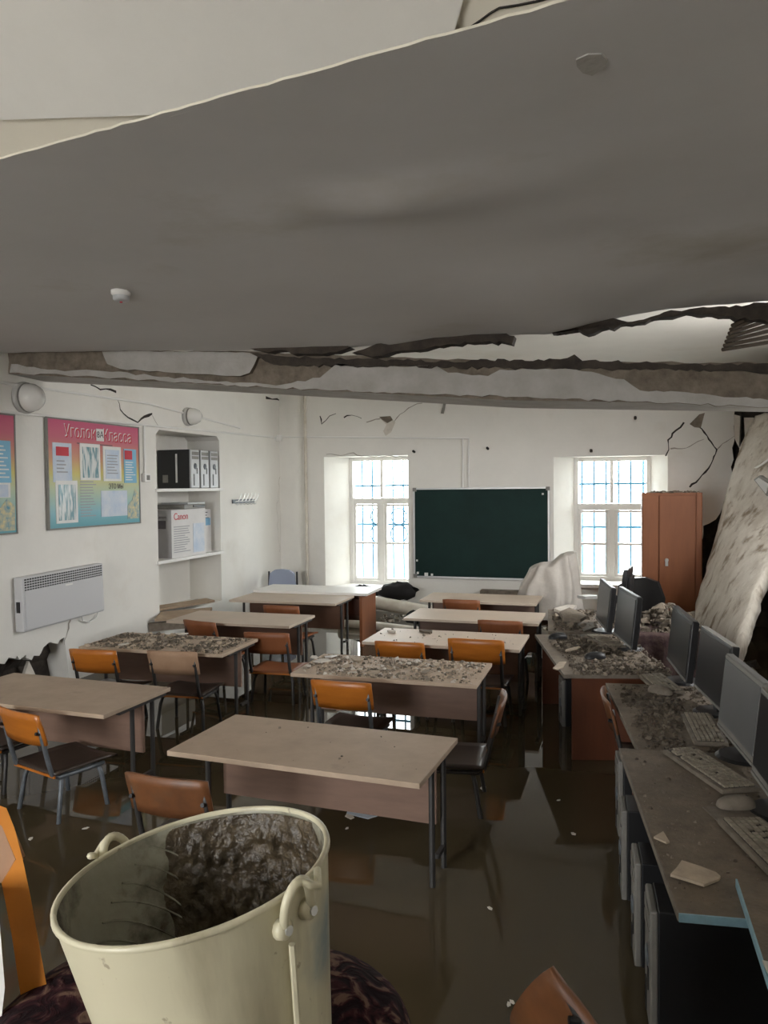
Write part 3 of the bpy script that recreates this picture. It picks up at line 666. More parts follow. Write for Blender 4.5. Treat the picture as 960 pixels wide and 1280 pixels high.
for z in (-.487, .487): fr.box((.002, 0, z), (.026, 1.32, .014), 'grey_plastic')
for y in (-.652, .652): fr.box((.002, y, 0), (.026, .014, .96), 'grey_plastic')
fr.build('frame', nb)
def t2(body, size, m, y, z, parent, tilt=0.0, sh=.0):
    for dd, mm, k in (((.0125), 'paper', 1.0), (.0135, m, 1.0)) if sh else (((.0135), m, 1.0),):
        off = sh if mm == 'paper' else 0
        text('lettering', body, size * k, mm, parent, on_wall(y + off, z - off, dd) @ Matrix.Rotation(tilt, 4, 'Z') @ Matrix.Diagonal((1.0, 1.25, 1, 1)))
t2('Уголок', .128, 'ink_red', -.225, .375, nb, 0, -.008)
t2('Класса', .128, 'ink_red', .315, .365, nb, 0, -.008)
MB().box((.0135, .045, .375), (.004, .11, .115), 'paper').build('class_card', nb)
text('lettering', '8А', .085, 'ink_dark', nb, on_wall(.045, .375, .0165))
lines(nb, -.28, .32, .27, .295, 1, 'ink_dark')
c1_ = MB().box((.013, -.475, .10), (.004, .24, .35), 'paper_pale').build('leaflet', nb)
MB().box((.016, -.475, .20), (.003, .16, .08), 'ink_red').build('emblem', c1_); lines(c1_, -.55, -.40, .0, .13, 4, d=.016)
sleeve(nb, -.105, .115, .28, .34); s_ = sleeve(nb, .215, .105, .27, .335, 'paper_pale'); lines(s_, .13, .30, .0, .2, 7, d=.022)
c1_ = MB().box((.013, .50, .09), (.004, .20, .34), 'paper_blue').build('leaflet', nb)
MB().box((.016, .47, .20), (.003, .12, .09), 'ink_red').build('emblem', c1_); lines(c1_, .42, .58, -.06, .14, 8, 'paper', d=.016)
sleeve(nb, -.43, -.25, .28, .38); lines(nb, -.50, -.30, -.03, -.012, 1, 'ink_dark')
lines(nb, -.25, -.02, -.40, -.03, 14)
t2('ЭТО МЫ', .055, 'ink_dark', .27, -.115, nb)
MB().box((.0125, .24, -.28), (.003, .40, .25), 'paper_pale').build('plastic_pocket', nb)
MB().prism([(.0125, .44, -.44), (.0125, .63, -.44), (.0125, .63, -.18), (.0125, .57, -.14), (.0125, .52, -.25), (.0125, .45, -.30)], (.002, 0, 0), 'cartoon').build('printed_picture', nb)
nb2 = thing('notice_board', 'second rainbow notice board cut off by the left edge of the photo', 'notice board', (XL + .02, 4.47, 2.075))
MB().box((0, 0, 0), (.02, 1.29, .955), 'rainbow_print').build('panel', nb2)
fr = MB()
for z in (-.483, .483): fr.box((.002, 0, z), (.026, 1.32, .014), 'grey_plastic')
for y in (-.652, .652): fr.box((.002, y, 0), (.026, .014, .96), 'grey_plastic')
fr.build('frame', nb2)
c1_ = MB().box((.013, .50, .10), (.004, .20, .34), 'paper_blue').build('leaflet', nb2); lines(c1_, .42, .58, -.04, .24, 9, 'paper', d=.016)
sleeve(nb2, .46, -.13, .25, .12, 'paper_pale')
MB().prism([(.0125, .40, -.46), (.0125, .63, -.46), (.0125, .63, -.26), (.0125, .55, -.20), (.0125, .47, -.28)], (.002, 0, 0), 'cartoon').build('printed_picture', nb2)

# electric heater
ht = thing('wall_heater', 'pale grey electric panel heater on the left wall', 'heater', (XL, 5.60, 1.01), rot=(R(1.2), 0, 0))
MB().box((.055, 0, 0), (.09, 1.02, .455), 'heater_grey').build('housing', ht, bevel=.012)
MB().box((.104, .0, -.05), (.010, .97, .33), 'heater_grey').build('front_panel', ht, bevel=.004)
g = MB()
for r in range(5):
    for k in range(34): g.box((.101, -.475 + k * .0288, .205 - r * .0215), (.004, .019, .012), 'black_plastic')
tag(g.build('grille', ht), kind='stuff')
MB().box((.055, -.515, -.02), (.03, .01, .09), 'black_plastic').build('control_panel', ht)
MB().box((.110, .03, .095), (.002, .09, .014), 'white_plastic').build('nameplate', ht)
cord = MB().tube([(XL + .05, 5.85, .80), (XL + .04, 5.88, .74), (XL + .03, 5.98, .705), (XL + .03, 6.08, .73), (XL + .03, 6.12, .80), (XL + .02, 6.10, .90)], .006, 'white_plastic', 6).build('power_cord'); tag(cord, 'thin white power cord looping under the heater', 'cord')

# coat hooks
ck = thing('coat_rack', 'small metal coat hook rail on the white wall past the niche', 'coat hooks', (XL, 9.06, 1.77))
MB().box((.012, 0, 0), (.02, .58, .05), 'grey_metal').build('rail', ck)
for i in range(6):
    y = -.24 + i * .096
    MB().tube([(.02, y, 0), (.06, y + .01, .0), (.09, y + .02, .05), (.10, y + .03, .10)], .006, 'steel', 5).build('hook', ck)
    MB().tube([(.02, y, -.02), (.05, y, -.045), (.07, y + .01, -.03)], .006, 'steel', 5).build('hook', ck)

# niche shelves and their contents
sh_g = 'white shelves in the wall niche'
for z, lab in ((1.945, 'white niche shelf carrying the computer towers'), (1.165, 'white niche shelf carrying the printer box')):
    tag(MB().b2((XL - .45, NY0 - .04, z - .035), (XL + .03, NY1 + .03, z), 'white_plastic').build('shelf', bevel=.004), lab, 'shelf', sh_g)
def tower(loc, rz, label, group=None, side='black_plastic', front='silver_plastic', w=.185, d=.42, h=.42, stripe=False):
    t = thing('computer_tower', label, 'computer', loc, rz, group)      # front faces local +x
    MB().box((-d / 2, 0, h / 2), (d, w, h), side).build('case', t, bevel=.004)
    fp = MB().box((.012, 0, h / 2), (.024, w * .96, h * .985), front).build('front_panel', t, bevel=.006)
    MB().box((.0255, 0, h * .90), (.004, w * .78, .04), 'grey_plastic').build('drive_bay', fp)
    MB().box((.0255, 0, h * .79), (.004, w * .78, .035), 'grey_plastic').build('drive_bay', fp)
    MB().lathe([(.0, 0), (.036, 0), (.03, .006), (0.001, .008)], 'grey_metal', 20, Matrix.Translation((.024, 0, h * .57)) @ Matrix.Rotation(R(90), 4, 'Y')).build('power_button', fp, smooth=True)
    MB().box((.0255, -w * .18, h * .22), (.004, .022, h * .30), 'black_plastic').build('vent_slot', fp)
    MB().box((.0255, w * .18, h * .45), (.004, .018, .07), 'black_plastic').build('port_panel', fp)
    if stripe:
        MB().box((-.17, -w / 2 - .002, h * .52), (.022, .004, h * .74), 'paper').build('trim_strip', t)
        MB().box((-.32, -w / 2 - .002, h * .25), (.07, .004, .09), 'grey_plastic').build('label_sticker', t)
    return t
tg = 'silver fronted computer towers in the niche'
tower((XL - .01, 7.90, 1.945), 0, 'silver fronted computer tower with black side, leftmost in the niche', tg, h=.45, stripe=True)
tower((XL - .01, 8.115, 1.945), 0, 'silver fronted computer tower in the middle of the niche row', tg, h=.45)
tower((XL - .01, 8.33, 1.945), 0, 'silver fronted computer tower at the right end of the niche row', tg, h=.45)
pb = thing('printer_box', 'white printed cardboard printer box on the lower niche shelf', 'box', (XL - .02, 7.80, 1.165))
MB().box((-.2, 0, .27), (.40, .72, .54), 'card_white').build('carton', pb)
MB().box((-.2, -.3615, .27), (.398, .003, .538), 'card_shaded').build('shaded_side', pb)  # shade on this side of the white carton, put into its colour
text('lettering', 'Canon', .11, 'ink_red', pb, on_wall(-.17, .46, .002))
text('lettering', 'Canon', .05, 'ink_dark', pb, Matrix.Translation((-.13, -.364, .46)) @ Matrix.Rotation(R(90), 4, 'X'))
MB().box((.002, .20, .20), (.004, .24, .34), 'paper_pale').build('printer_picture', pb)
MB().prism([(-.17, -.364, .33), (-.07, -.364, .33), (-.07, -.364, .42), (-.17, -.364, .42)], (0, -.002, 0), 'ink_dark').build('printer_picture', pb)
lines(pb, -.32, .02, .05, .36, 12, d=.002); 
cb2 = thing('carton', 'narrow white and blue carton standing behind the printer box', 'box', (XL - .10, 8.30, 1.165))
MB().box((-.15, 0, .26), (.30, .24, .52), 'card_white').build('carton_body', cb2)
MB().box((.002, .0, .37), (.004, .20, .09), 'ink_blue').build('printed_band', cb2); lines(cb2, -.1, .1, .40, .5, 3, d=.002, m='ink_dark')
dv = thing('scanner', 'flat silver scanner lying on top of the printer box', 'scanner', (XL - .02, 7.95, 1.707))
MB().box((-.2, 0, .025), (.38, .46, .05), 'grey_plastic').build('body', dv, bevel=.006)
MB().box((-.2, .05, .062), (.36, .38, .022), 'silver_plastic').build('lid', dv, bevel=.004)
MB().box((-.005, .08, .03), (.012, .25, .022), 'black_plastic').build('front_slot', dv)
for i, (y, z, l, rz, lab) in enumerate(((7.75, .575, 1.0, 88, 'grey plank lying in the bottom of the niche'), (7.65, .62, .8, 70, 'brown board lying across the plank in the niche'))):
    tag(MB().box((XL - .15 + .12 * i, y, z), (l, .16, .025), 'plank' if i else 'plaster_dirty', (R(4), 0, R(rz))).build('plank'), lab, 'plank')
tag(MB().box((-4.55, 7.15, .60), (.55, .30, .03), 'plank', (R(6), R(-4), R(20))).build('plank'), 'pale broken board leaning at the foot of the niche behind the desk', 'plank')
tag(MB().box((-4.62, 7.05, .50), (.5, .05, .09), 'adobe', (R(3), R(-4), R(24))).build('plank'), 'dark timber under the broken board at the foot of the niche', 'plank')

# ================================================================== SCHOOL DESKS
def desk_proto(top='desk_top', panel='desk_panel'):
    t = thing('school_desk', '-', 'desk')
    tp = MB().box((0, 0, .748), (1.20, .59, .024), top).build('desk_top', t, bevel=.003)
    MB().box((0, .10, .58), (1.10, .018, .31), panel).build('front_panel', t)
    for sx in (-1, 1):
        for y in (-.02, .16): MB().tube([(sx * .565, y, .735), (sx * .565, y, .02)], .0135, 'dark_metal', 8).build('leg', t)
        MB().box((sx * .565, .07, .722), (.025, .42, .022), 'dark_metal').build('top_rail', t)
        MB().box((sx * .565, .05, .015), (.03, .50, .03), 'dark_metal').build('foot_rail', t)
        MB().box((sx * .565, .10, .30), (.02, .10, .02), 'dark_metal').build('brace', t)
    return t
dp = desk_proto(); dp2 = desk_proto('desk_top_pale', 'desk_panel_dark'); dp3 = desk_proto('desk_top_pale', 'desk_panel')
dg_ = 'two-seat school desks standing in rows'
desks = {'A': (-1.388, 3.251, -2.6, dp, 'bare dusty beige school desk nearest the bucket'),
 'B': (-1.478, 4.774, 1.0, dp, 'school desk strewn with plaster flakes in the middle row, second from the front'),
 'C': (-1.367, 5.833, 0.3, dp3, 'pale topped school desk behind the rubble-strewn middle desk'),
 'D': (-1.355, 6.918, 0.1, dp3, 'clean pale school desk fourth in the middle row'),
 'E': (-1.50, 8.02, 0.0, dp3, 'farthest pale school desk just below the chalkboard'),
 'F': (-3.229, 3.685, -2.0, dp, 'beige school desk at the left edge with a chair pulled up'),
 'G': (-3.381, 5.114, 1.8, dp, 'rubble covered school desk beside the left wall under the heater'),
 'H': (-3.386, 6.271, 1.0, dp2, 'clean beige school desk in front of the wall niche'),
 'I': (-3.466, 7.551, 1.0, dp2, 'school desk pushed against the white teacher desk')}
used = set()
for k, (x, y, rz, p, lab) in desks.items():
    o = p if p.name not in used else copy_tree(p)
    used.add(p.name); o.location = (x, y, 0); o.rotation_euler = (0, 0, R(rz)); tag(o, lab, 'desk', dg_)

td = thing('teacher_desk', 'white topped teacher desk with orange-brown side near the left window', 'desk', (-3.41, 8.12, 0), R(1))
MB().box((0, 0, .772), (1.36, .55, .028), 'window_paint').build('desk_top', td, bevel=.003)
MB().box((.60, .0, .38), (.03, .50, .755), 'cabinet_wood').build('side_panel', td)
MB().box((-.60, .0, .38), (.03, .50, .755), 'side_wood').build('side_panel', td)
MB().box((0, -.12, .61), (1.17, .02, .29), 'desk_panel_dark').build('front_panel', td)
MB().box((.40, .02, .62), (.36, .44, .18), 'side_wood').build('drawer', td)

# ================================================================== SCHOOL CHAIRS (back towards -y)
def chair_proto(back='ply_orange', frame='grey_metal', seat='seat_wet'):
    t = thing('school_chair', '-', 'chair')
    s = MB(); 
    s.grid(lambda a, b: ((a - .5) * .38, (b - .45) * .38, .455 + .012 * (2 * a - 1) ** 2 - .014 * max(0, b - .8) * 5 * .6), 8, 8, seat)
    s.build('seat', t, smooth=True, solid=.014)
    e = MB().box((0, -.172, .449), (.37, .008, .012), 'ply_orange').build('seat_edge', t)
    b = MB()
    b.grid(lambda a, q: ((a - .5) * .38, -.212 - .045 * q - .028 * (1 - (2 * a - 1) ** 2), .625 + q * .175 - .006 * (abs(2 * a - 1) ** 6) * (1 if q > .5 else -1)), 10, 4, back)
    b.build('backrest', t, smooth=True, solid=.012)
    for sx in (-1, 1):
        MB().tube([(sx * .165, -.245, .755), (sx * .165, -.225, .66), (sx * .165, -.195, .53), (sx * .165, -.175, .46), (sx * .165, -.14, .435), (sx * .165, .02, .432), (sx * .165, .14, .432)], .0125, frame, 8).build('back_tube', t, smooth=True)
        for y0, y1 in ((.10, .17), (-.10, -.185)): MB().tube([(sx * .13, y0, .435), (sx * .15, y0 + (y1 - y0) * .15, .425), (sx * .165, y0 + (y1 - y0) * .3, .38), (sx * .195, y1, 0.01)], .0125, frame, 8).build('leg', t, smooth=True)
        MB().tube([(sx * .165, -.235, .69), (sx * .165, -.262, .70)], .009, 'black_plastic', 6).build('bolt', t)
        MB().tube([(sx * .185, -.15, .17), (sx * .185, .14, .17)], .009, frame, 6).build('stretcher', t)
    for y in (.10, -.10): MB().tube([(-.13, y, .435), (.13, y, .435)], .0125, frame, 8).build('cross_tube', t)
    return t
cp = {'o': chair_proto(), 'b': chair_proto('ply_brown', 'dark_metal'), 'd': chair_proto('ply_dusty', 'dark_metal'), 'k': chair_proto('ply_orange', 'dark_metal'), 'c': chair_proto('cabinet_wood', 'dark_metal', 'cabinet_wood')}
chairs = [  # back-top midpoint x, y, heading, kind, label
 (-3.05, 3.22, -16, 'o', 'orange backed school chair with wet dark seat pulled up to the left edge desk'),
 (-3.62, 3.42, -6, 'k', 'school chair cut by the left edge, its dark seat behind the orange chair'),
 (-3.68, 4.60, 4, 'k', 'orange backed chair below the heater at the rubble covered left desk'),
 (-3.09, 4.70, 6, 'd', 'dusty brown backed chair at the right side of the rubble covered left desk'),
 (-1.77, 2.637, 0, 'b', 'worn brown backed chair right behind the bucket'),
 (-3.56, 5.84, -14, 'c', 'brown chair with its back at the left end of the desk by the niche'),
 (-2.75, 5.50, 5, 'c', 'brown chair at the right end of the desk by the niche'),
 (-3.24, 6.80, 0, 'c', 'chair of which only the back top shows at the desk by the teacher desk'),
 (-1.634, 4.232, 0, 'o', 'orange backed chair in front of the flake-strewn middle desk'),
 (-1.63, 5.427, 0, 'k', 'orange backed chair left of two behind the flake-strewn middle desk'),
 (-1.06, 5.43, 0, 'k', 'taller orange backed chair right of two behind the flake-strewn middle desk'),
 (-1.06, 6.50, 0, 'c', 'brown chair back showing at the fourth middle desk'),
 (-1.63, 7.60, 0, 'c', 'brown chair back just showing at the farthest desk'),
 (-0.68, 4.14, 97, 'b', 'chair seen from the side in the aisle right of the front desk'),
 (-0.12, 4.36, -84, 'b', 'chair seen edge-on pushed against the muddy computer table')]
usedc = set(); cg = 'school chairs around the desks'
for (x, y, h, k, lab) in chairs:
    o = cp[k] if k not in usedc else copy_tree(cp[k]); usedc.add(k)
    a = R(h); o.location = (x - math.sin(a) * .25, y + math.cos(a) * .25, 0); o.rotation_euler = (0, 0, a); tag(o, lab, 'chair', cg)
    if lab.startswith('taller'): o.scale = (1.07, 1.0, 1.06)

# grey upholstered chair behind the teacher desk
gc = thing('upholstered_chair', 'grey-blue upholstered chair behind the teacher desk in the corner', 'chair', (-4.50, 9.35, 0), R(185))
pr = [(-.17, .46), (-.19, .62), (-.17, .78), (-.10, .825), (0, .835), (.10, .825), (.17, .78), (.19, .62), (.17, .46)]
MB().prism([(x, -.20, z) for x, z in pr], (0, .05, 0), 'grey_cloth').build('backrest', gc, bevel=.02)
MB().box((0, .02, .45), (.42, .42, .07), 'grey_cloth').build('seat', gc, bevel=.02)
for sx in (-1, 1):
    MB().tube([(sx * .20, -.20, .80), (sx * .205, -.20, .45), (sx * .205, -.23, .02)], .013, 'black_plastic', 8).build('leg', gc)
    MB().tube([(sx * .20, .2, .44), (sx * .205, .22, .02)], .013, 'black_plastic', 8).build('leg', gc)

# ================================================================== COMPUTER TABLES
def pc_table(loc, rz, L, D, z, label, edge_m='blue_edge', panels=('far', 'near'), top='muddy_top', left_m=None):
    t = thing('computer_table', label, 'table', loc, rz)          # local: left front corner at origin, x across, y along
    MB().box((D / 2, L / 2, z - .012), (D, L, .022), top).build('table_top', t)
    e = MB(); e.box((D / 2, -.002, z - .012), (D + .004, .005, .024), edge_m).build('edge_strip', t)
    MB().box((-.002, L / 2, z - .012), (.005, L, .024), left_m or edge_m).build('edge_strip', t)
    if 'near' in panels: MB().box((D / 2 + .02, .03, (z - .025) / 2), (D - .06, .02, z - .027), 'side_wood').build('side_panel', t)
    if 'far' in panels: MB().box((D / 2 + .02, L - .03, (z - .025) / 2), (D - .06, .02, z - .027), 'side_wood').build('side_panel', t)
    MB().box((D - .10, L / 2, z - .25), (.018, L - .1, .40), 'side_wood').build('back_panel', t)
    return t
pc_table((.128, 2.255, 0), R(7.4), 1.37, .55, .75, 'long muddy computer table with pale blue edge above the black towers', panels=('far',), left_m='dusty_plastic')
pc_table((.335, 1.05, 0), R(1.5), 1.40, .60, .775, 'nearest computer table cut off at the lower right corner of the photo', panels=('near',))
pc_table((.035, 3.64, 0), R(8.5), 1.22, .58, .735, 'mud covered computer table in the middle of the right row', panels=('far',), edge_m='dusty_plastic')
pc_table((-.40, 4.93, 0), R(14.5), 1.32, .66, .75, 'debris covered computer table with orange side panel behind the side-on chairs', edge_m='dusty_plastic')
pc_table((-.64, 6.36, 0), R(6), 1.15, .66, .75, 'farthest debris heaped computer table beside the sheet-covered chair', edge_m='dusty_plastic')
pc_table((.05, 6.75, 0), R(6), 1.15, .55, .70, 'cloth covered table under the rubble heap before the cabinet', edge_m='purple_cloth', top='purple_cloth')

# patterned cloth hanging off that table
def drape(a, b):
    x = .03 + a * .62; fold = .035 * math.sin(a * 21) + .02 * mnoise.noise(Vector((a * 5, b * 3, 2)))
    return (x, 6.72 - .03 * b - fold * b - (.02 if b > 0 else 0), .715 - b * .52)
tag(MB().grid(drape, 30, 14, 'purple_cloth').build('hanging_cloth', smooth=True, solid=.006), 'dark purple patterned cloth hanging off the table behind the monitors', 'cloth')

# ---- monitors (screen in local xz facing -y)
def monitor(x, y, ang, w, h, label, zb=.80, zt=.75, scr='screen', bez='black_plastic', top='black_plastic', tilt=-6, group='flat monitors along the computer tables'):
    t = thing('monitor', label, 'monitor', (x, y, zt), R(ang), group)
    tl = Matrix.Translation((0, 0, zb - zt)) @ Matrix.Rotation(R(tilt), 4, 'X')
    def bxm(c, d, m, name, par, bevel=.0):
        mb = MB(); mb.box(c, d, m); mb.v = [tl @ p for p in mb.v]; return mb.build(name, par, bevel=bevel)
    bz_ = bxm((0, .02, h / 2), (w, .04, h), bez, 'bezel', t, .006)
    bxm((0, -.001, h / 2 + .012), (w - .036, .004, h - .062), scr, 'screen', t)
    bxm((0, .052, h / 2), (w * .7, .03, h * .65), 'black_plastic', 'back_shell', t, .008)
    bxm((0, .018, h + .002), (w - .01, .03, .004), top, 'top_edge', bz_)
    bxm((0, -.002, .012), (w - .02, .004, .012), 'grey_plastic', 'lower_trim', bz_)
    MB().box((0, .05, (zb - zt) / 2 + .05), (.07, .03, zb - zt + .12), 'black_plastic').build('stand_neck', t)
    MB().lathe([(0.001, .014), (.10, .012), (.115, 0.001), (.115, 0)], 'black_plastic', 24, Matrix.Translation((0, .04, 0))).build('stand_base', t)
    return t
monitor(-.235, 6.46, -80, .62, .345, 'black monitor farthest back in the pair on the debris table')
monitor(-.065, 5.83, -77, .58, .365, 'black monitor nearer of the pair on the debris table')
monitor(.258, 5.0, -83, .62, .355, 'black monitor with curved shell on the mud covered table', zt=.735)
monitor(.385, 4.36, -80, .56, .345, 'black monitor with shiny top edge beside the grey-screened monitor', zt=.735, top='steel')
monitor(.425, 3.63, -82, .56, .345, 'older grey-screened monitor with pale frame', scr='screen_grey', bez='grey_plastic', top='grey_plastic')
monitor(.475, 3.05, -84, .50, .345, 'nearest monitor with dusty grey frame at the right edge', bez='grey_plastic', top='dusty_plastic')
monitor(-.08, 7.35, -97, .42, .36, 'thin monitor standing almost edge-on before the right window', zb=.82, zt=.73)
bc = thing('office_chair', 'dark rounded chair back showing above the rubble heap by the cabinet', 'chair', (.10, 8.25, 0), R(160))
MB().prism([(x, 0, z) for x, z in [(-.22, .62), (-.24, .80), (-.18, .96), (-.05, 1.0), (.10, .98), (.22, .90), (.24, .72), (.22, .62)]], (0, .06, 0), 'black_plastic').build('backrest', bc, bevel=.02)
MB().box((0, -.22, .46), (.46, .44, .08), 'black_plastic').build('seat', bc, bevel=.02)
MB().tube([(0, -.2, .44), (0, -.2, .05)], .03, 'dark_metal').build('column', bc)
MB().box((0, .02, .55), (.06, .03, .2), 'dark_metal').build('back_bracket', bc)
for k in range(5): MB().box((.15 * math.cos(k * 1.257), -.2 + .15 * math.sin(k * 1.257), .05), (.30, .04, .04), 'dark_metal', (0, 0, k * 1.257)).build('base_arm', bc)

# ---- keyboards and mice
def keyboard(x, y, z, ang, w, d, label, rows=6, cols=17, tilt=(0, 0)):
    t = thing('keyboard', label, 'keyboard', (x, y, z), rot=(R(tilt[0]), R(tilt[1]), R(ang)), group='dusty keyboards on the computer tables')
    MB().box((0, 0, .009), (w, d, .018), 'dusty_plastic').build('body', t, bevel=.003)
    MB().box((0, 0, .0185), (w * .95, d * .80, .002), 'dark_key_gap').build('key_bed', t)
    k = MB(); rnd = random.Random(int(ang * 7))
    for r in range(rows):
        for c_ in range(cols):
            if rnd.random() < .05: continue
            k.box((-w * .475 + w * .95 * (c_ + .5) / cols, -d * .40 + d * .80 * (r + .5) / rows, .0235), (w * .95 / cols * .80, d * .8 / rows * .78, .009), 'key_plastic')
    tag(k.build('keys', t), kind='stuff')
keyboard(.305, 3.41, .752, -64.5, .46, .16, 'dusty keyboard lying askew below the grey-screened monitor')
keyboard(.335, 4.02, .737, -86, .46, .15, 'dusty keyboard against the shiny topped monitor', tilt=(2, 0))
keyboard(.425, 2.715, .752, -73, .42, .16, 'dusty keyboard nearest the camera at the right edge')
keyboard(.17, 4.86, .737, -75, .40, .15, 'half buried keyboard below the curved black monitor', tilt=(4, 0))
keyboard(-.19, 5.98, .755, -66, .44, .15, 'mud caked keyboard in front of the pair of monitors')
def mouse(x, y, z, rz, label, m='dusty_plastic', s=1.0):
    t = thing('computer_mouse', label, 'mouse', (x, y, z), R(rz), group='computer mice on the muddy tables')
    MB().grid(lambda a, b: (s * .033 * math.sin(b * math.pi) ** .6 * math.cos(a * math.pi), s * .06 * math.cos(b * math.pi), s * .036 * math.sin(a * math.pi) * math.sin(b * math.pi) ** .55 * (1 - .25 * (b - .5)) ), 14, 14, m).build('shell', t, smooth=True)
    MB().box((0, s * .028, s * .031), (s * .006, s * .02, s * .006), 'black_plastic').build('wheel', t)
mouse(.365, 3.045, .760, -70, 'grey dusty mouse on the mouse pad by the nearest monitor', s=1.15)
mouse(.16, 4.66, .745, 60, 'mud coated mouse before the curved black monitor', s=1.2)
mouse(-.54, 6.05, .756, -60, 'dark mouse at the far left corner of the debris table', 'black_plastic', 1.25)
mouse(-.235, 5.42, .758, -70, 'dark mouse in front of the nearer monitor of the pair', 'black_plastic', 1.2)
mouse(-.16, 5.85, .758, -60, 'muddy mouse under the nearer monitor of the pair')
mp_ = MB().prism([(.25, 3.02, .7515), (.42, 3.08, .7515), (.46, 2.90, .7515), (.305, 2.86, .7515)], (0, 0, .004), 'dusty_plastic').build('mouse_pad'); tag(mp_, 'dusty grey mouse pad under the nearest mouse', 'mouse pad')

# ---- towers under the tables (fronts towards the aisle, half under water)
pg = 'computer towers under the tables'
def utower(x, y, z, ang, h, w, label, front='grey_plastic', d=.42):
    tag(MB().b2((x - .05, y - w / 2 - .02, 0), (x + d - .02, y + w / 2 + .02, z), 'side_wood').build('tower_stand'), 'low wooden stand under ' + label[:label.index(' ', 25)] if False else 'wooden plinth below the water under the ' + label.replace('computer tower', 'tower'), 'stand')
    return tower((x, y, z), R(ang), label, pg, 'black_plastic', front, w=w, h=h, d=d)
utower(.075, 2.62, .14, 184, .46, .19, 'large black computer tower nearest the camera')
utower(.03, 2.965, .12, 184, .46, .18, 'dusty grey computer tower second from the camera')
utower(-.02, 3.42, .12, 184, .46, .18, 'computer tower third from the camera')
utower(-.045, 4.02, .12, 186, .46, .18, 'computer tower below the muddy table')
utower(-.47, 5.72, .10, 193, .44, .18, 'computer tower under the debris table')
utower(-.02, 5.40, .10, 193, .44, .18, 'white fronted computer tower deep under the debris table') if False else None

# ---- draped white sheet over a chair
def sheet(a, b):
    th = a * 2 * math.pi; k = min(1, b * 1.25); z = .50 + .60 * k; r = 1.04 - .30 * k ** 1.3
    ct, st = math.cos(th), math.sin(th)
    if b > .8:
        q = (b - .8) / .2; r *= math.sqrt(max(0, 1 - q * q)); z += .05 * q
    fold = .14 * math.sin(th * 11 + 3 * mnoise.noise(Vector((ct * 1.5, st * 1.5, k * 1.2)))) + .08 * mnoise.noise(Vector((ct * 3, st * 3, b * 2.5)))
    f = 1 + fold * (1 - k * .55)
    x = .33 * r * f * math.copysign(abs(ct) ** .75, ct); y = .26 * r * f * math.copysign(abs(st) ** .75, st)
    z += (.10 * x / .25 - .05 * math.exp(-((x + .02) / .07) ** 2) + .02 * mnoise.noise(Vector((x * 9, y * 9, 1)))) * max(0, k - .6) * 2.5
    return (x - .02 + .05 * k, y, z)
dr = thing('draped_chair', 'chair completely covered by a white translucent sheet below the chalkboard', 'chair', (-.855, 8.62, 0), R(6))
MB().grid(sheet, 72, 30, 'sheet_white').build('white_sheet', dr, smooth=True)
MB().box((0, 0, .45), (.42, .40, .05), 'desk_panel_dark').build('seat', dr)
for sx in (-1, 1):
    for sy in (-1, 1): MB().tube([(sx * .18, sy * .17, .44), (sx * .19, sy * .18, .02)], .014, 'dark_metal').build('leg', dr)

# ---- brown cabinet
cbt = thing('cabinet', 'tall reddish brown cabinet with small lock in front of the right window', 'cabinet', (.43, 9.15, 0), R(1))
MB().box((0, .20, .92), (.63, .40, 1.84), 'cabinet_wood').build('body', cbt, bevel=.004)
MB().box((.055, -.010, .93), (.375, .018, 1.76), 'cabinet_wood').build('door', cbt, bevel=.004)
MB().box((-.225, -.008, .93), (.165, .014, 1.76), 'cabinet_wood').build('door', cbt, bevel=.004)
MB().box((.28, -.006, .93), (.055, .012, 1.80), 'cabinet_wood').build('stile', cbt, bevel=.003)
lk = MB().lathe([(0.001, .02), (.018, .02), (.022, 0), (0.001, 0)], 'steel', 16, Matrix.Translation((-.055, -.02, 1.09)) @ Matrix.Rotation(R(90), 4, 'X')).build('lock', cbt)
MB().box((-.055, -.035, 1.05), (.03, .006, .05), 'steel').build('padlock', lk)

# ---- fallen pipes and rags under the left window
tag(MB().tube([(-3.75, 9.72, .43), (-3.2, 9.62, .41), (-2.3, 9.42, .33), (-1.9, 9.35, .30)], .085, 'pipe_white', 16).build('heating_pipe', smooth=True), 'thick white heating pipe fallen under the left window', 'pipe')
tag(MB().tube([(-3.4, 9.0, .23), (-2.5, 8.85, .20), (-2.0, 8.75, .18)], .07, 'pipe_white', 16).build('heating_pipe', smooth=True), 'lower dirty pipe lying in the water below the fallen heating pipe', 'pipe')
for i, (x, y, z, s, lab) in enumerate(((-2.95, 9.75, .55, .20, 'black rag lying on the fallen heating pipe'), (-3.5, 9.95, .50, .16, 'dark rubble lump under the left window sill'), (-2.55, 9.25, .30, .13, 'black rag hanging from the fallen pipe'))):
    m = MB(); m.grid(lambda a, b: (x + s * 1.3 * math.cos(a * 6.283) * math.sin(b * math.pi) * (1 + .4 * mnoise.noise(Vector((a * 6, b * 4, i)))), y + s * .5 * math.sin(a * 6.283) * math.sin(b * math.pi), z + s * .55 * math.cos(b * math.pi) * (1 + .5 * mnoise.noise(Vector((a * 5, b * 6, i + 4))))), 24, 12, 'black_rag')
    tag(m.build('black_rag' if i != 1 else 'rubble_lump', smooth=True), lab, 'rag' if i != 1 else 'rubble')
tag(MB().b2((-1.9, YB - .18, .50), (-.98, YB - .005, .56), 'adobe').build('broken_ledge'), 'broken brown ledge under the chalkboard', 'ledge')

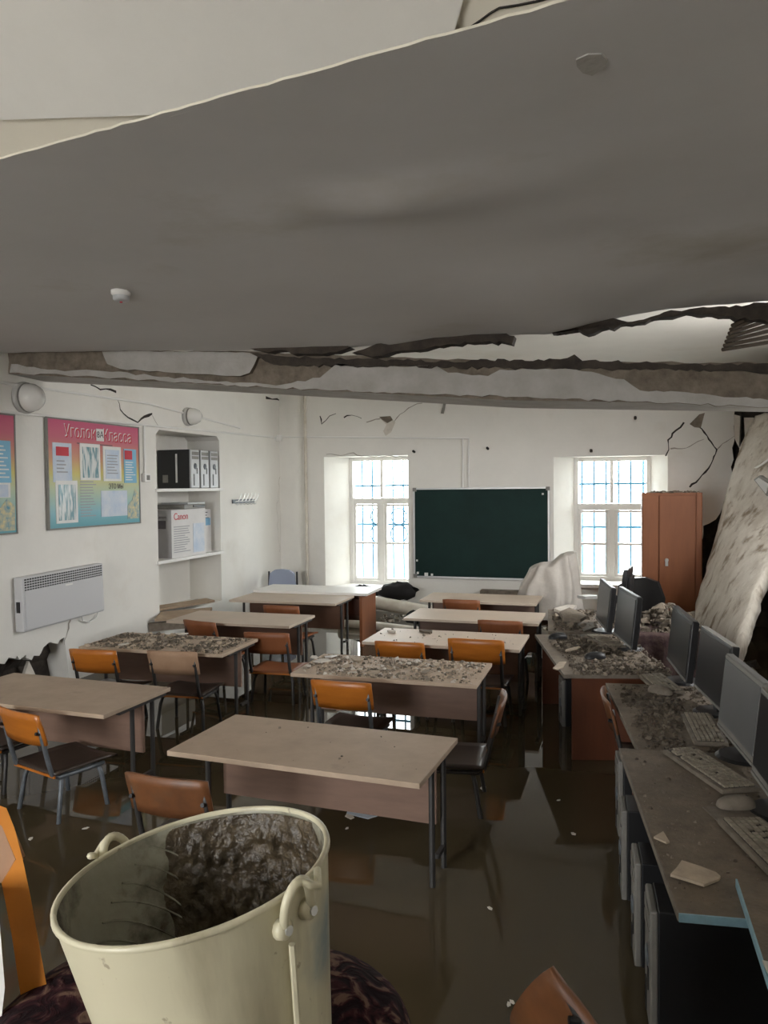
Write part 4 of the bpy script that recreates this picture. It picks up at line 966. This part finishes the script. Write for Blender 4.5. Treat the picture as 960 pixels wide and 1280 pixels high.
# ================================================================== RUBBLE AND SHARDS
def rubble_on(x, y, rz, w, d, z, n, lab, m=('rubble', 'rubble_dark'), rmax=.02, dens=None, pile=0.0):
    mb = MB(); M = Matrix.Translation((x, y, z)) @ Matrix.Rotation(R(rz), 4, 'Z')
    for i in range(n):
        while True:
            a, b = random.uniform(-.5, .5), random.uniform(-.5, .5)
            dn = .5 + mnoise.noise(Vector((a * 4 + x * 3, b * 4 + y * 3, 1))) if dens is None else dens(a, b)
            if random.random() < dn: break
        r = rmax * (.16 + .84 * random.random() ** 4.5)
        hgt = pile * max(0, 1 - 2.2 * math.hypot(a, b)) * random.random()
        q = M @ Vector((a * w, b * d, hgt)); mb.chunk(q, r, random.choice(m))
    return tag(mb.build('rubble'), lab, 'rubble', kind='stuff')
rubble_on(-3.381, 5.114, 1.8, 1.12, .54, .761, 1700, 'rubble spread over the left desk under the heater', ('rubble', 'rubble_dark', 'rubble_dark', 'shard_tan'), rmax=.030)
rubble_on(-1.478, 4.774, 1.0, 1.14, .55, .761, 1500, 'plaster crumbs spread over the middle desk', ('rubble', 'rubble', 'rubble_dark', 'shard_tan', 'shard'), rmax=.024)
rubble_on(-1.367, 5.833, .3, 1.12, .54, .762, 60, 'few crumbs on the pale desk behind the middle desk', rmax=.018)
rubble_on(-1.388, 3.251, -2.6, 1.12, .54, .761, 26, 'few crumbs on the bare front desk', rmax=.012)
rubble_on(-.18, 5.62, 14.5, .62, 1.25, .752, 1700, 'mud and debris spread over the table with the pair of monitors', ('rubble', 'rubble_dark', 'mud', 'mud', 'rubble_dark'), .034)
rubble_on(.24, 4.27, 8.5, .52, 1.15, .736, 1500, 'mud and crumbs over the middle computer table', ('mud', 'mud', 'rubble_dark'), .026)
rubble_on(.30, 2.95, 7.4, .50, 1.25, .751, 420, 'fine crumbs on the long muddy computer table', ('muddy_top', 'mud', 'rubble'), .010)
rubble_on(-.36, 6.95, 6, .6, 1.05, .752, 420, 'debris on the farthest computer table', ('rubble', 'rubble_dark'), .05, pile=.08)
rubble_on(.30, 7.25, 6, .55, 1.0, .705, 620, 'rubble heap on the cloth covered table', ('rubble', 'rubble_dark', 'rubble_dark', 'mud'), .065, pile=.22)
rubble_on(.44, 9.33, 1, .60, .36, 1.842, 90, 'plaster crumbs on top of the cabinet', ('rubble', 'rubble_dark'), .04)
rubble_on(.70, 8.3, 0, .7, 1.6, .25, 420, 'earth rubble at the foot of the fallen wall slab', ('adobe', 'rubble_dark', 'adobe_dark'), .12, pile=.5)
rubble_on(-4.45, 4.9, 0, .7, 1.5, .19, 160, 'earth crumbs washed up below the wall hole', ('adobe', 'rubble_dark', 'shard'), .06, pile=.1)
rubble_on(-2.0, 9.7, 0, 2.4, .6, .20, 260, 'plaster rubble along the foot of the back wall', ('rubble', 'shard', 'rubble_dark'), .07, pile=.12)

def shard(x, y, z, r, lab, m='shard', k=5, rz=None, asp=.6, tilt=(0, 0), th=.007, name='plaster_flake', group=None):
    rnd = random.Random(int(x * 1000) + int(y * 777)); a0 = rnd.random() * 6 if rz is None else R(rz)
    poly = []
    for j in range(k):
        a = 2 * math.pi * j / k + rnd.uniform(-.3, .3); q = r * rnd.uniform(.75, 1.1); poly.append((q * math.cos(a), q * asp * math.sin(a), 0))
    o = MB().prism(poly, (0, 0, th), m).build(name); o.location = (x, y, z); o.rotation_euler = (R(tilt[0]), R(tilt[1]), a0)
    return tag(o, lab, 'flake', group)
s1 = MB().prism([(.113, 2.447, .756), (.135, 2.50, .756), (.151, 2.547, .757), (.20, 2.525, .757), (.245, 2.50, .756), (.256, 2.478, .756), (.25, 2.46, .756), (.204, 2.411, .756), (.17, 2.425, .756)], (0, 0, .008), 'shard_tan').build('plaster_flake'); tag(s1, 'large tan plaster flake on the near end of the long muddy table', 'flake')
s1 = MB().prism([tuple(sight(u, v, 2, .756)) for u, v in ((817, 1048), (829, 1041), (837, 1054), (833, 1055))], (0, 0, .006), 'shard_tan').build('plaster_flake'); tag(s1, 'small triangular plaster flake near the edge of the long muddy table', 'flake')
s1 = MB().prism([tuple(sight(u, v, 2, .782)) for u, v in ((953, 1203), (975, 1208), (978, 1222), (960, 1218))], (0, 0, .006), 'shard').build('plaster_flake'); tag(s1, 'white plaster flake on the nearest computer table', 'flake')
for (u, v, r, m, lab) in ((404, 826, .085, 'shard', 'large pale plaster flake at the left end of the middle desk'), (393, 822, .05, 'shard', 'pale flake at the far left corner of the middle desk'), (413, 821, .05, 'paper', 'white flake beside the large one on the middle desk'), (447, 824, .085, 'shard_tan', 'long tan flake left of centre on the middle desk'), (468, 841, .055, 'shard_tan', 'brown flake near the front edge of the middle desk'), (432, 833, .05, 'shard_tan', 'tan flake between the two large ones on the middle desk'), (545, 831, .05, 'shard_tan', 'tan flake right of centre on the middle desk'), (532, 840, .045, 'rubble', 'grey crumb near the front right of the middle desk'), (385, 833, .03, 'shard', 'tiny pale flake at the left edge of the middle desk')):
    p = sight(u, v, 2, .768); shard(p.x, p.y, .768, r, lab, m, tilt=(random.uniform(-4, 4), random.uniform(-4, 4)))
for (u, v, r, m, lab) in ((155, 806, .05, 'shard', 'pale flake on the front left of the rubble covered desk'), (228, 793, .06, 'shard', 'pale flake at the back of the rubble covered desk'), (270, 800, .05, 'shard_tan', 'tan flake right of centre on the rubble covered desk'), (190, 800, .06, 'shard_tan', 'tan flake in the middle of the rubble covered desk')):
    p = sight(u, v, 2, .77); shard(p.x, p.y, .772, r, lab, m, tilt=(random.uniform(-8, 8), random.uniform(-8, 8)))
for (u, v, r, m, lab) in ((533, 790, .07, 'rubble_dark', 'dark clod on the pale desk behind the middle desk'), (490, 790, .05, 'shard', 'white flake at the left of the pale desk behind the middle desk')):
    p = sight(u, v, 2, .765); shard(p.x, p.y, .763, r, lab, m, th=.015)
for (u, v, r, m, lab) in ((700, 832, .11, 'shard_tan', 'tan plaster plate at the front corner of the debris table'), (735, 782, .18, 'dusty_plastic', 'long dusty strip in front of the far monitor'), (716, 811, .10, 'shard_tan', 'tan splinter left of centre on the debris table')):
    p = sight(u, v, 2, .775); shard(p.x, p.y, .770, r, lab, m, asp=.35, tilt=(3, 4))
for (u, v, r, m, lab, z) in ((715, 772, .24, 'rubble', 'large dusty board tilted on the farthest computer table', .80), (735, 748, .17, 'paper', 'pale slab beside the sheet-covered chair', .78), (708, 763, .16, 'shard', 'white broken strip at the left of the farthest computer table', .79)):
    p = sight(u, v, 2, z); shard(p.x, p.y, z, r, lab, m, asp=.5, th=.03, tilt=(5, -5))
fg = 'pale flakes floating on the flood water'
for i, (u, v, r) in enumerate(((38, 1048, .02), (107, 1035, .018), (434, 1035, .016), (437, 1021, .04), (450, 1010, .03), (612, 1135, .015), (717, 1042, .02), (636, 1255, .014), (640, 1252, .012), (604, 985, .03), (698, 1000, .012))):
    p = sight(u, v, 2, ZW + .002); shard(p.x, p.y, ZW - .001, r, 'tiny pale plaster flake floating on the brown water', 'shard', th=.004, group=fg)
p = sight(458, 1012, 2, ZW); shard(p.x, p.y, ZW - .001, .16, 'grey waterlogged paper sheet floating under the front desk', 'paper_pale', name='floating_paper', th=.004, asp=.8)

# ================================================================== FOREGROUND: bucket on a velvet chair set on a desk
fd = copy_tree(dp); fd.location = (-.62, .72, 0); fd.rotation_euler = (0, 0, R(17)); tag(fd, 'desk under the bucket chair, below the lower edge of the photo', 'desk', dg_)
vc = thing('velvet_chair', 'wooden chair with dark patterned velvet seat carrying the bucket', 'chair', (-.525, .815, .761), R(17.8))
def cush(a, b):
    th = a * 2 * math.pi; ct, st = math.cos(th), math.sin(th); k = b * math.pi
    e = .55
    rr = math.sin(k) ** .5
    x = .285 * rr * math.copysign(abs(ct) ** .8, ct); y = .24 * rr * math.copysign(abs(st) ** .8, st)
    z = .455 + .075 * math.copysign(abs(math.cos(k)) ** .75, math.cos(k)) + .012 * mnoise.noise(Vector((x * 9, y * 9, 3)))
    return (x + .0, y, z)
MB().grid(cush, 56, 24, 'velvet_pattern').build('seat_cushion', vc, smooth=True)
fr_pts = [(s * .285, .24) for s in (-1, 1)]
MB().box((0, .16, .405), (.40, .03, .05), 'varnished_wood').build('seat_rail', vc); MB().box((0, -.16, .405), (.40, .03, .05), 'varnished_wood').build('seat_rail', vc)
for sx in (-1, 1):
    for sy in (-1, 1): MB().tube([(sx * .20, sy * .15, .42), (sx * .21, sy * .17, .0)], .02, 'varnished_wood', 4).build('leg', vc)
# its curved wooden back at the left
fc = thing('wooden_chair', 'orange varnished wooden chair back at the lower left corner', 'chair', (0, 0, 0))
def wpx(u, v, d):
    q = sight(u, v, 0, -1.0); r = (q - Vector((0, 0, EYE))); f = Vector((-math.sin(YAW), math.cos(YAW), 0)); return Vector((0, 0, EYE)) + r * (d / r.dot(f))
post = [wpx(u, v, 1.02) for u, v in ((-8, 1004), (8, 1010), (18, 1035), (28, 1072), (38, 1120), (47, 1170), (58, 1230), (70, 1300), (50, 1312), (26, 1246), (14, 1165), (2, 1104), (20, 1074), (2, 1032), (-8, 1028))]
MB().prism(post, (-.022, .022, -.012), 'varnished_wood').build('back_post', fc, bevel=.003)
MB().prism([wpx(u, v, 1.03) for u, v in ((-60, 1010), (2, 1032), (19, 1074), (2, 1104), (-60, 1100))], (.006, .012, 0), 'ply_dusty').build('back_panel', fc)
MB().prism([wpx(u, v, 1.02) for u, v in ((-80, 1000), (-8, 1004), (-8, 1028), (-80, 1030))], (-.022, .022, -.012), 'varnished_wood').build('top_rail', fc)
post2 = [wpx(u, v, 1.02) for u, v in ((-110, 1000), (-80, 1000), (-72, 1300), (-100, 1300))]
MB().prism(post2, (.012, .03, 0), 'varnished_wood').build('back_post', fc)
wp = MB().prism([wpx(u, v, .98) for u, v in ((-40, 1110), (-10, 1112), (0, 1160), (6, 1235), (0, 1290), (-40, 1290))], (-.02, .02, -.01), 'white_plastic').build('plastic_bag', bevel=.004); tag(wp, 'edge of a white plastic item at the lower left border', 'plastic')

# bucket
bk = thing('bucket', 'cream enamelled metal bucket holding wet silt on the velvet chair', 'bucket')
H_, RT, RB = .26, .147, .108
seg = 64
wall = MB().lathe([(0.001, 0.004), (RB - .01, .004), (RB, 0), (RB + .002, .012), (RB + (RT - RB) * .5, H_ * .5), (RT, H_ - .006)], 'cream_enamel', seg)
wall.build('wall', bk, smooth=True)
MB().lathe([(0.001, .012), (RB - .006, .014), (RB + (RT - RB) * .5 - .003, H_ * .5), (RT - .003, H_ - .004)], 'bucket_inside', seg).build('lining', bk, smooth=True)
MB().lathe([(RT - .003, H_ - .004), (RT - .0035, H_ - .001), (RT - .001, H_ + .0015), (RT + .0025, H_), (RT + .003, H_ - .004), (RT, H_ - .006)], 'cream_enamel', seg).build('rim', bk, smooth=True)
def silt(a, b):
    th = R(5) + a * R(115); rw = RB + (RT - RB) * (b ** 1.0) - .006
    lump = .004 + .010 * abs(mnoise.noise(Vector((a * 14, b * 9, 2)))) + .006 * mnoise.noise(Vector((a * 30, b * 22, 5)))
    nz = .35 * mnoise.noise(Vector((a * 5, b * 5, 9)))
    lump *= max(0, min(1, 4 * a, 4 * (1 - a)) + nz - .05) * min(1, 6 * (1 - b) + .15)
    lump -= .006 * (1 if min(a, 1 - a) < .25 + nz * .5 else 0) * max(0, 1 - 4 * min(a, 1 - a))
    rr = rw - lump
    return (rr * math.cos(th), rr * math.sin(th), .03 + (H_ - .036) * b)
MB().grid(silt, 80, 50, 'silt_wet').build('caked_silt', bk, smooth=True)
MB().lathe([(0.001, .035), (.05, .037), (.09, .03), (RB - .002, .026)], 'silt_wet', 32).build('mud_bottom', bk, smooth=True)
wtrb = MB().lathe([(0.001, .085), (RB + .011, .085)], 'flood_water', 40).build('dirty_water', bk)
for i in range(9):
    pts_ = []; a0 = 118 + i * 9; z0 = .245 - i * .012
    for k in range(9):
        th_ = R(a0 - k * (5 + i * .6)); zz = z0 - .006 * k - .0025 * k * k * (.4 + .1 * (i % 3)); rr_ = RB + (RT - RB) * zz / H_ - .0045
        pts_.append((rr_ * math.cos(th_), rr_ * math.sin(th_), max(zz, .06)))
    MB().tube(pts_, .0012, 'bucket_inside', 5).build('drip', bk)
def ear(ang):
    e = MB(); M = Matrix.Rotation(ang, 4, 'Z')
    def pw(x, y, z): return M @ Vector((x, y, z))
    n = 15; pts_ = []
    for i in range(n):
        t = i / (n - 1); a = math.pi * t
        pts_.append(pw(RT + .004 + .009 * math.sin(a), -.019 * math.cos(a), H_ - .026 + .036 * math.sin(a) ** .8))
    o = MB().tube(pts_, .005, 'cream_enamel', 10).build('ear', bk, smooth=True)
    for s in (-1, 1):
        c0 = pw(RT - .004, s * .018, H_ - .03); nrm = M @ Vector((1, 0, 0))
        MB().tube([c0, c0 + nrm * .008, c0 + nrm * .011], .012, 'cream_enamel', 12, rr=[.011, .010, .005]).build('lug', o, smooth=True)
        MB().tube([c0 + nrm * .008, c0 + nrm * .013], .005, 'steel', 8).build('rivet', o)
    # hooked end of the wire handle through the ear
    MB().tube([pw(RT + .012, 0, H_ + .012), pw(RT + .020, .008, H_ + .004), pw(RT + .018, .02, H_ - .004), pw(RT + .006, .034, H_ + .004)], .004, 'cream_enamel', 8).build('handle_hook', o, smooth=True)
ear(R(-48)); ear(R(132))
MB().tube([(RT * math.cos(R(-52)) * 1.0, RT * math.sin(R(-52)) * 1.0, H_ - .05), ((RB + .006) * math.cos(R(-52)), (RB + .006) * math.sin(R(-52)), .01)], .0035, 'cream_enamel', 6).build('seam', bk)
bk.location = (-.418, .745, 1.272)
bk.rotation_euler = (R(-2), R(-9), R(29))

# plywood chair corner in the lower right foreground
tc_ = copy_tree(cp['b']); tag(tc_, 'tilted chair whose plywood back corner pokes up at the lower right', 'chair', cg)
_r, _f, _u = Vector((math.cos(YAW), math.sin(YAW), 0)), Vector((-math.sin(YAW), math.cos(YAW), 0)), Vector((0, 0, 1))
e1 = (_r * -.15 - _u + _f * .8).normalized(); e2 = (_r * .528 - _u - _f * 1.151).normalized()
X_, Z_ = -e1, -e2; Y_ = Z_.cross(X_)
RM = Matrix((X_, Y_, Z_)).transposed()
tc_.rotation_euler = RM.to_euler()
tc_.location = Vector((-.163, 1.628, .931)) - RM @ Vector((.19, -.257, .80))
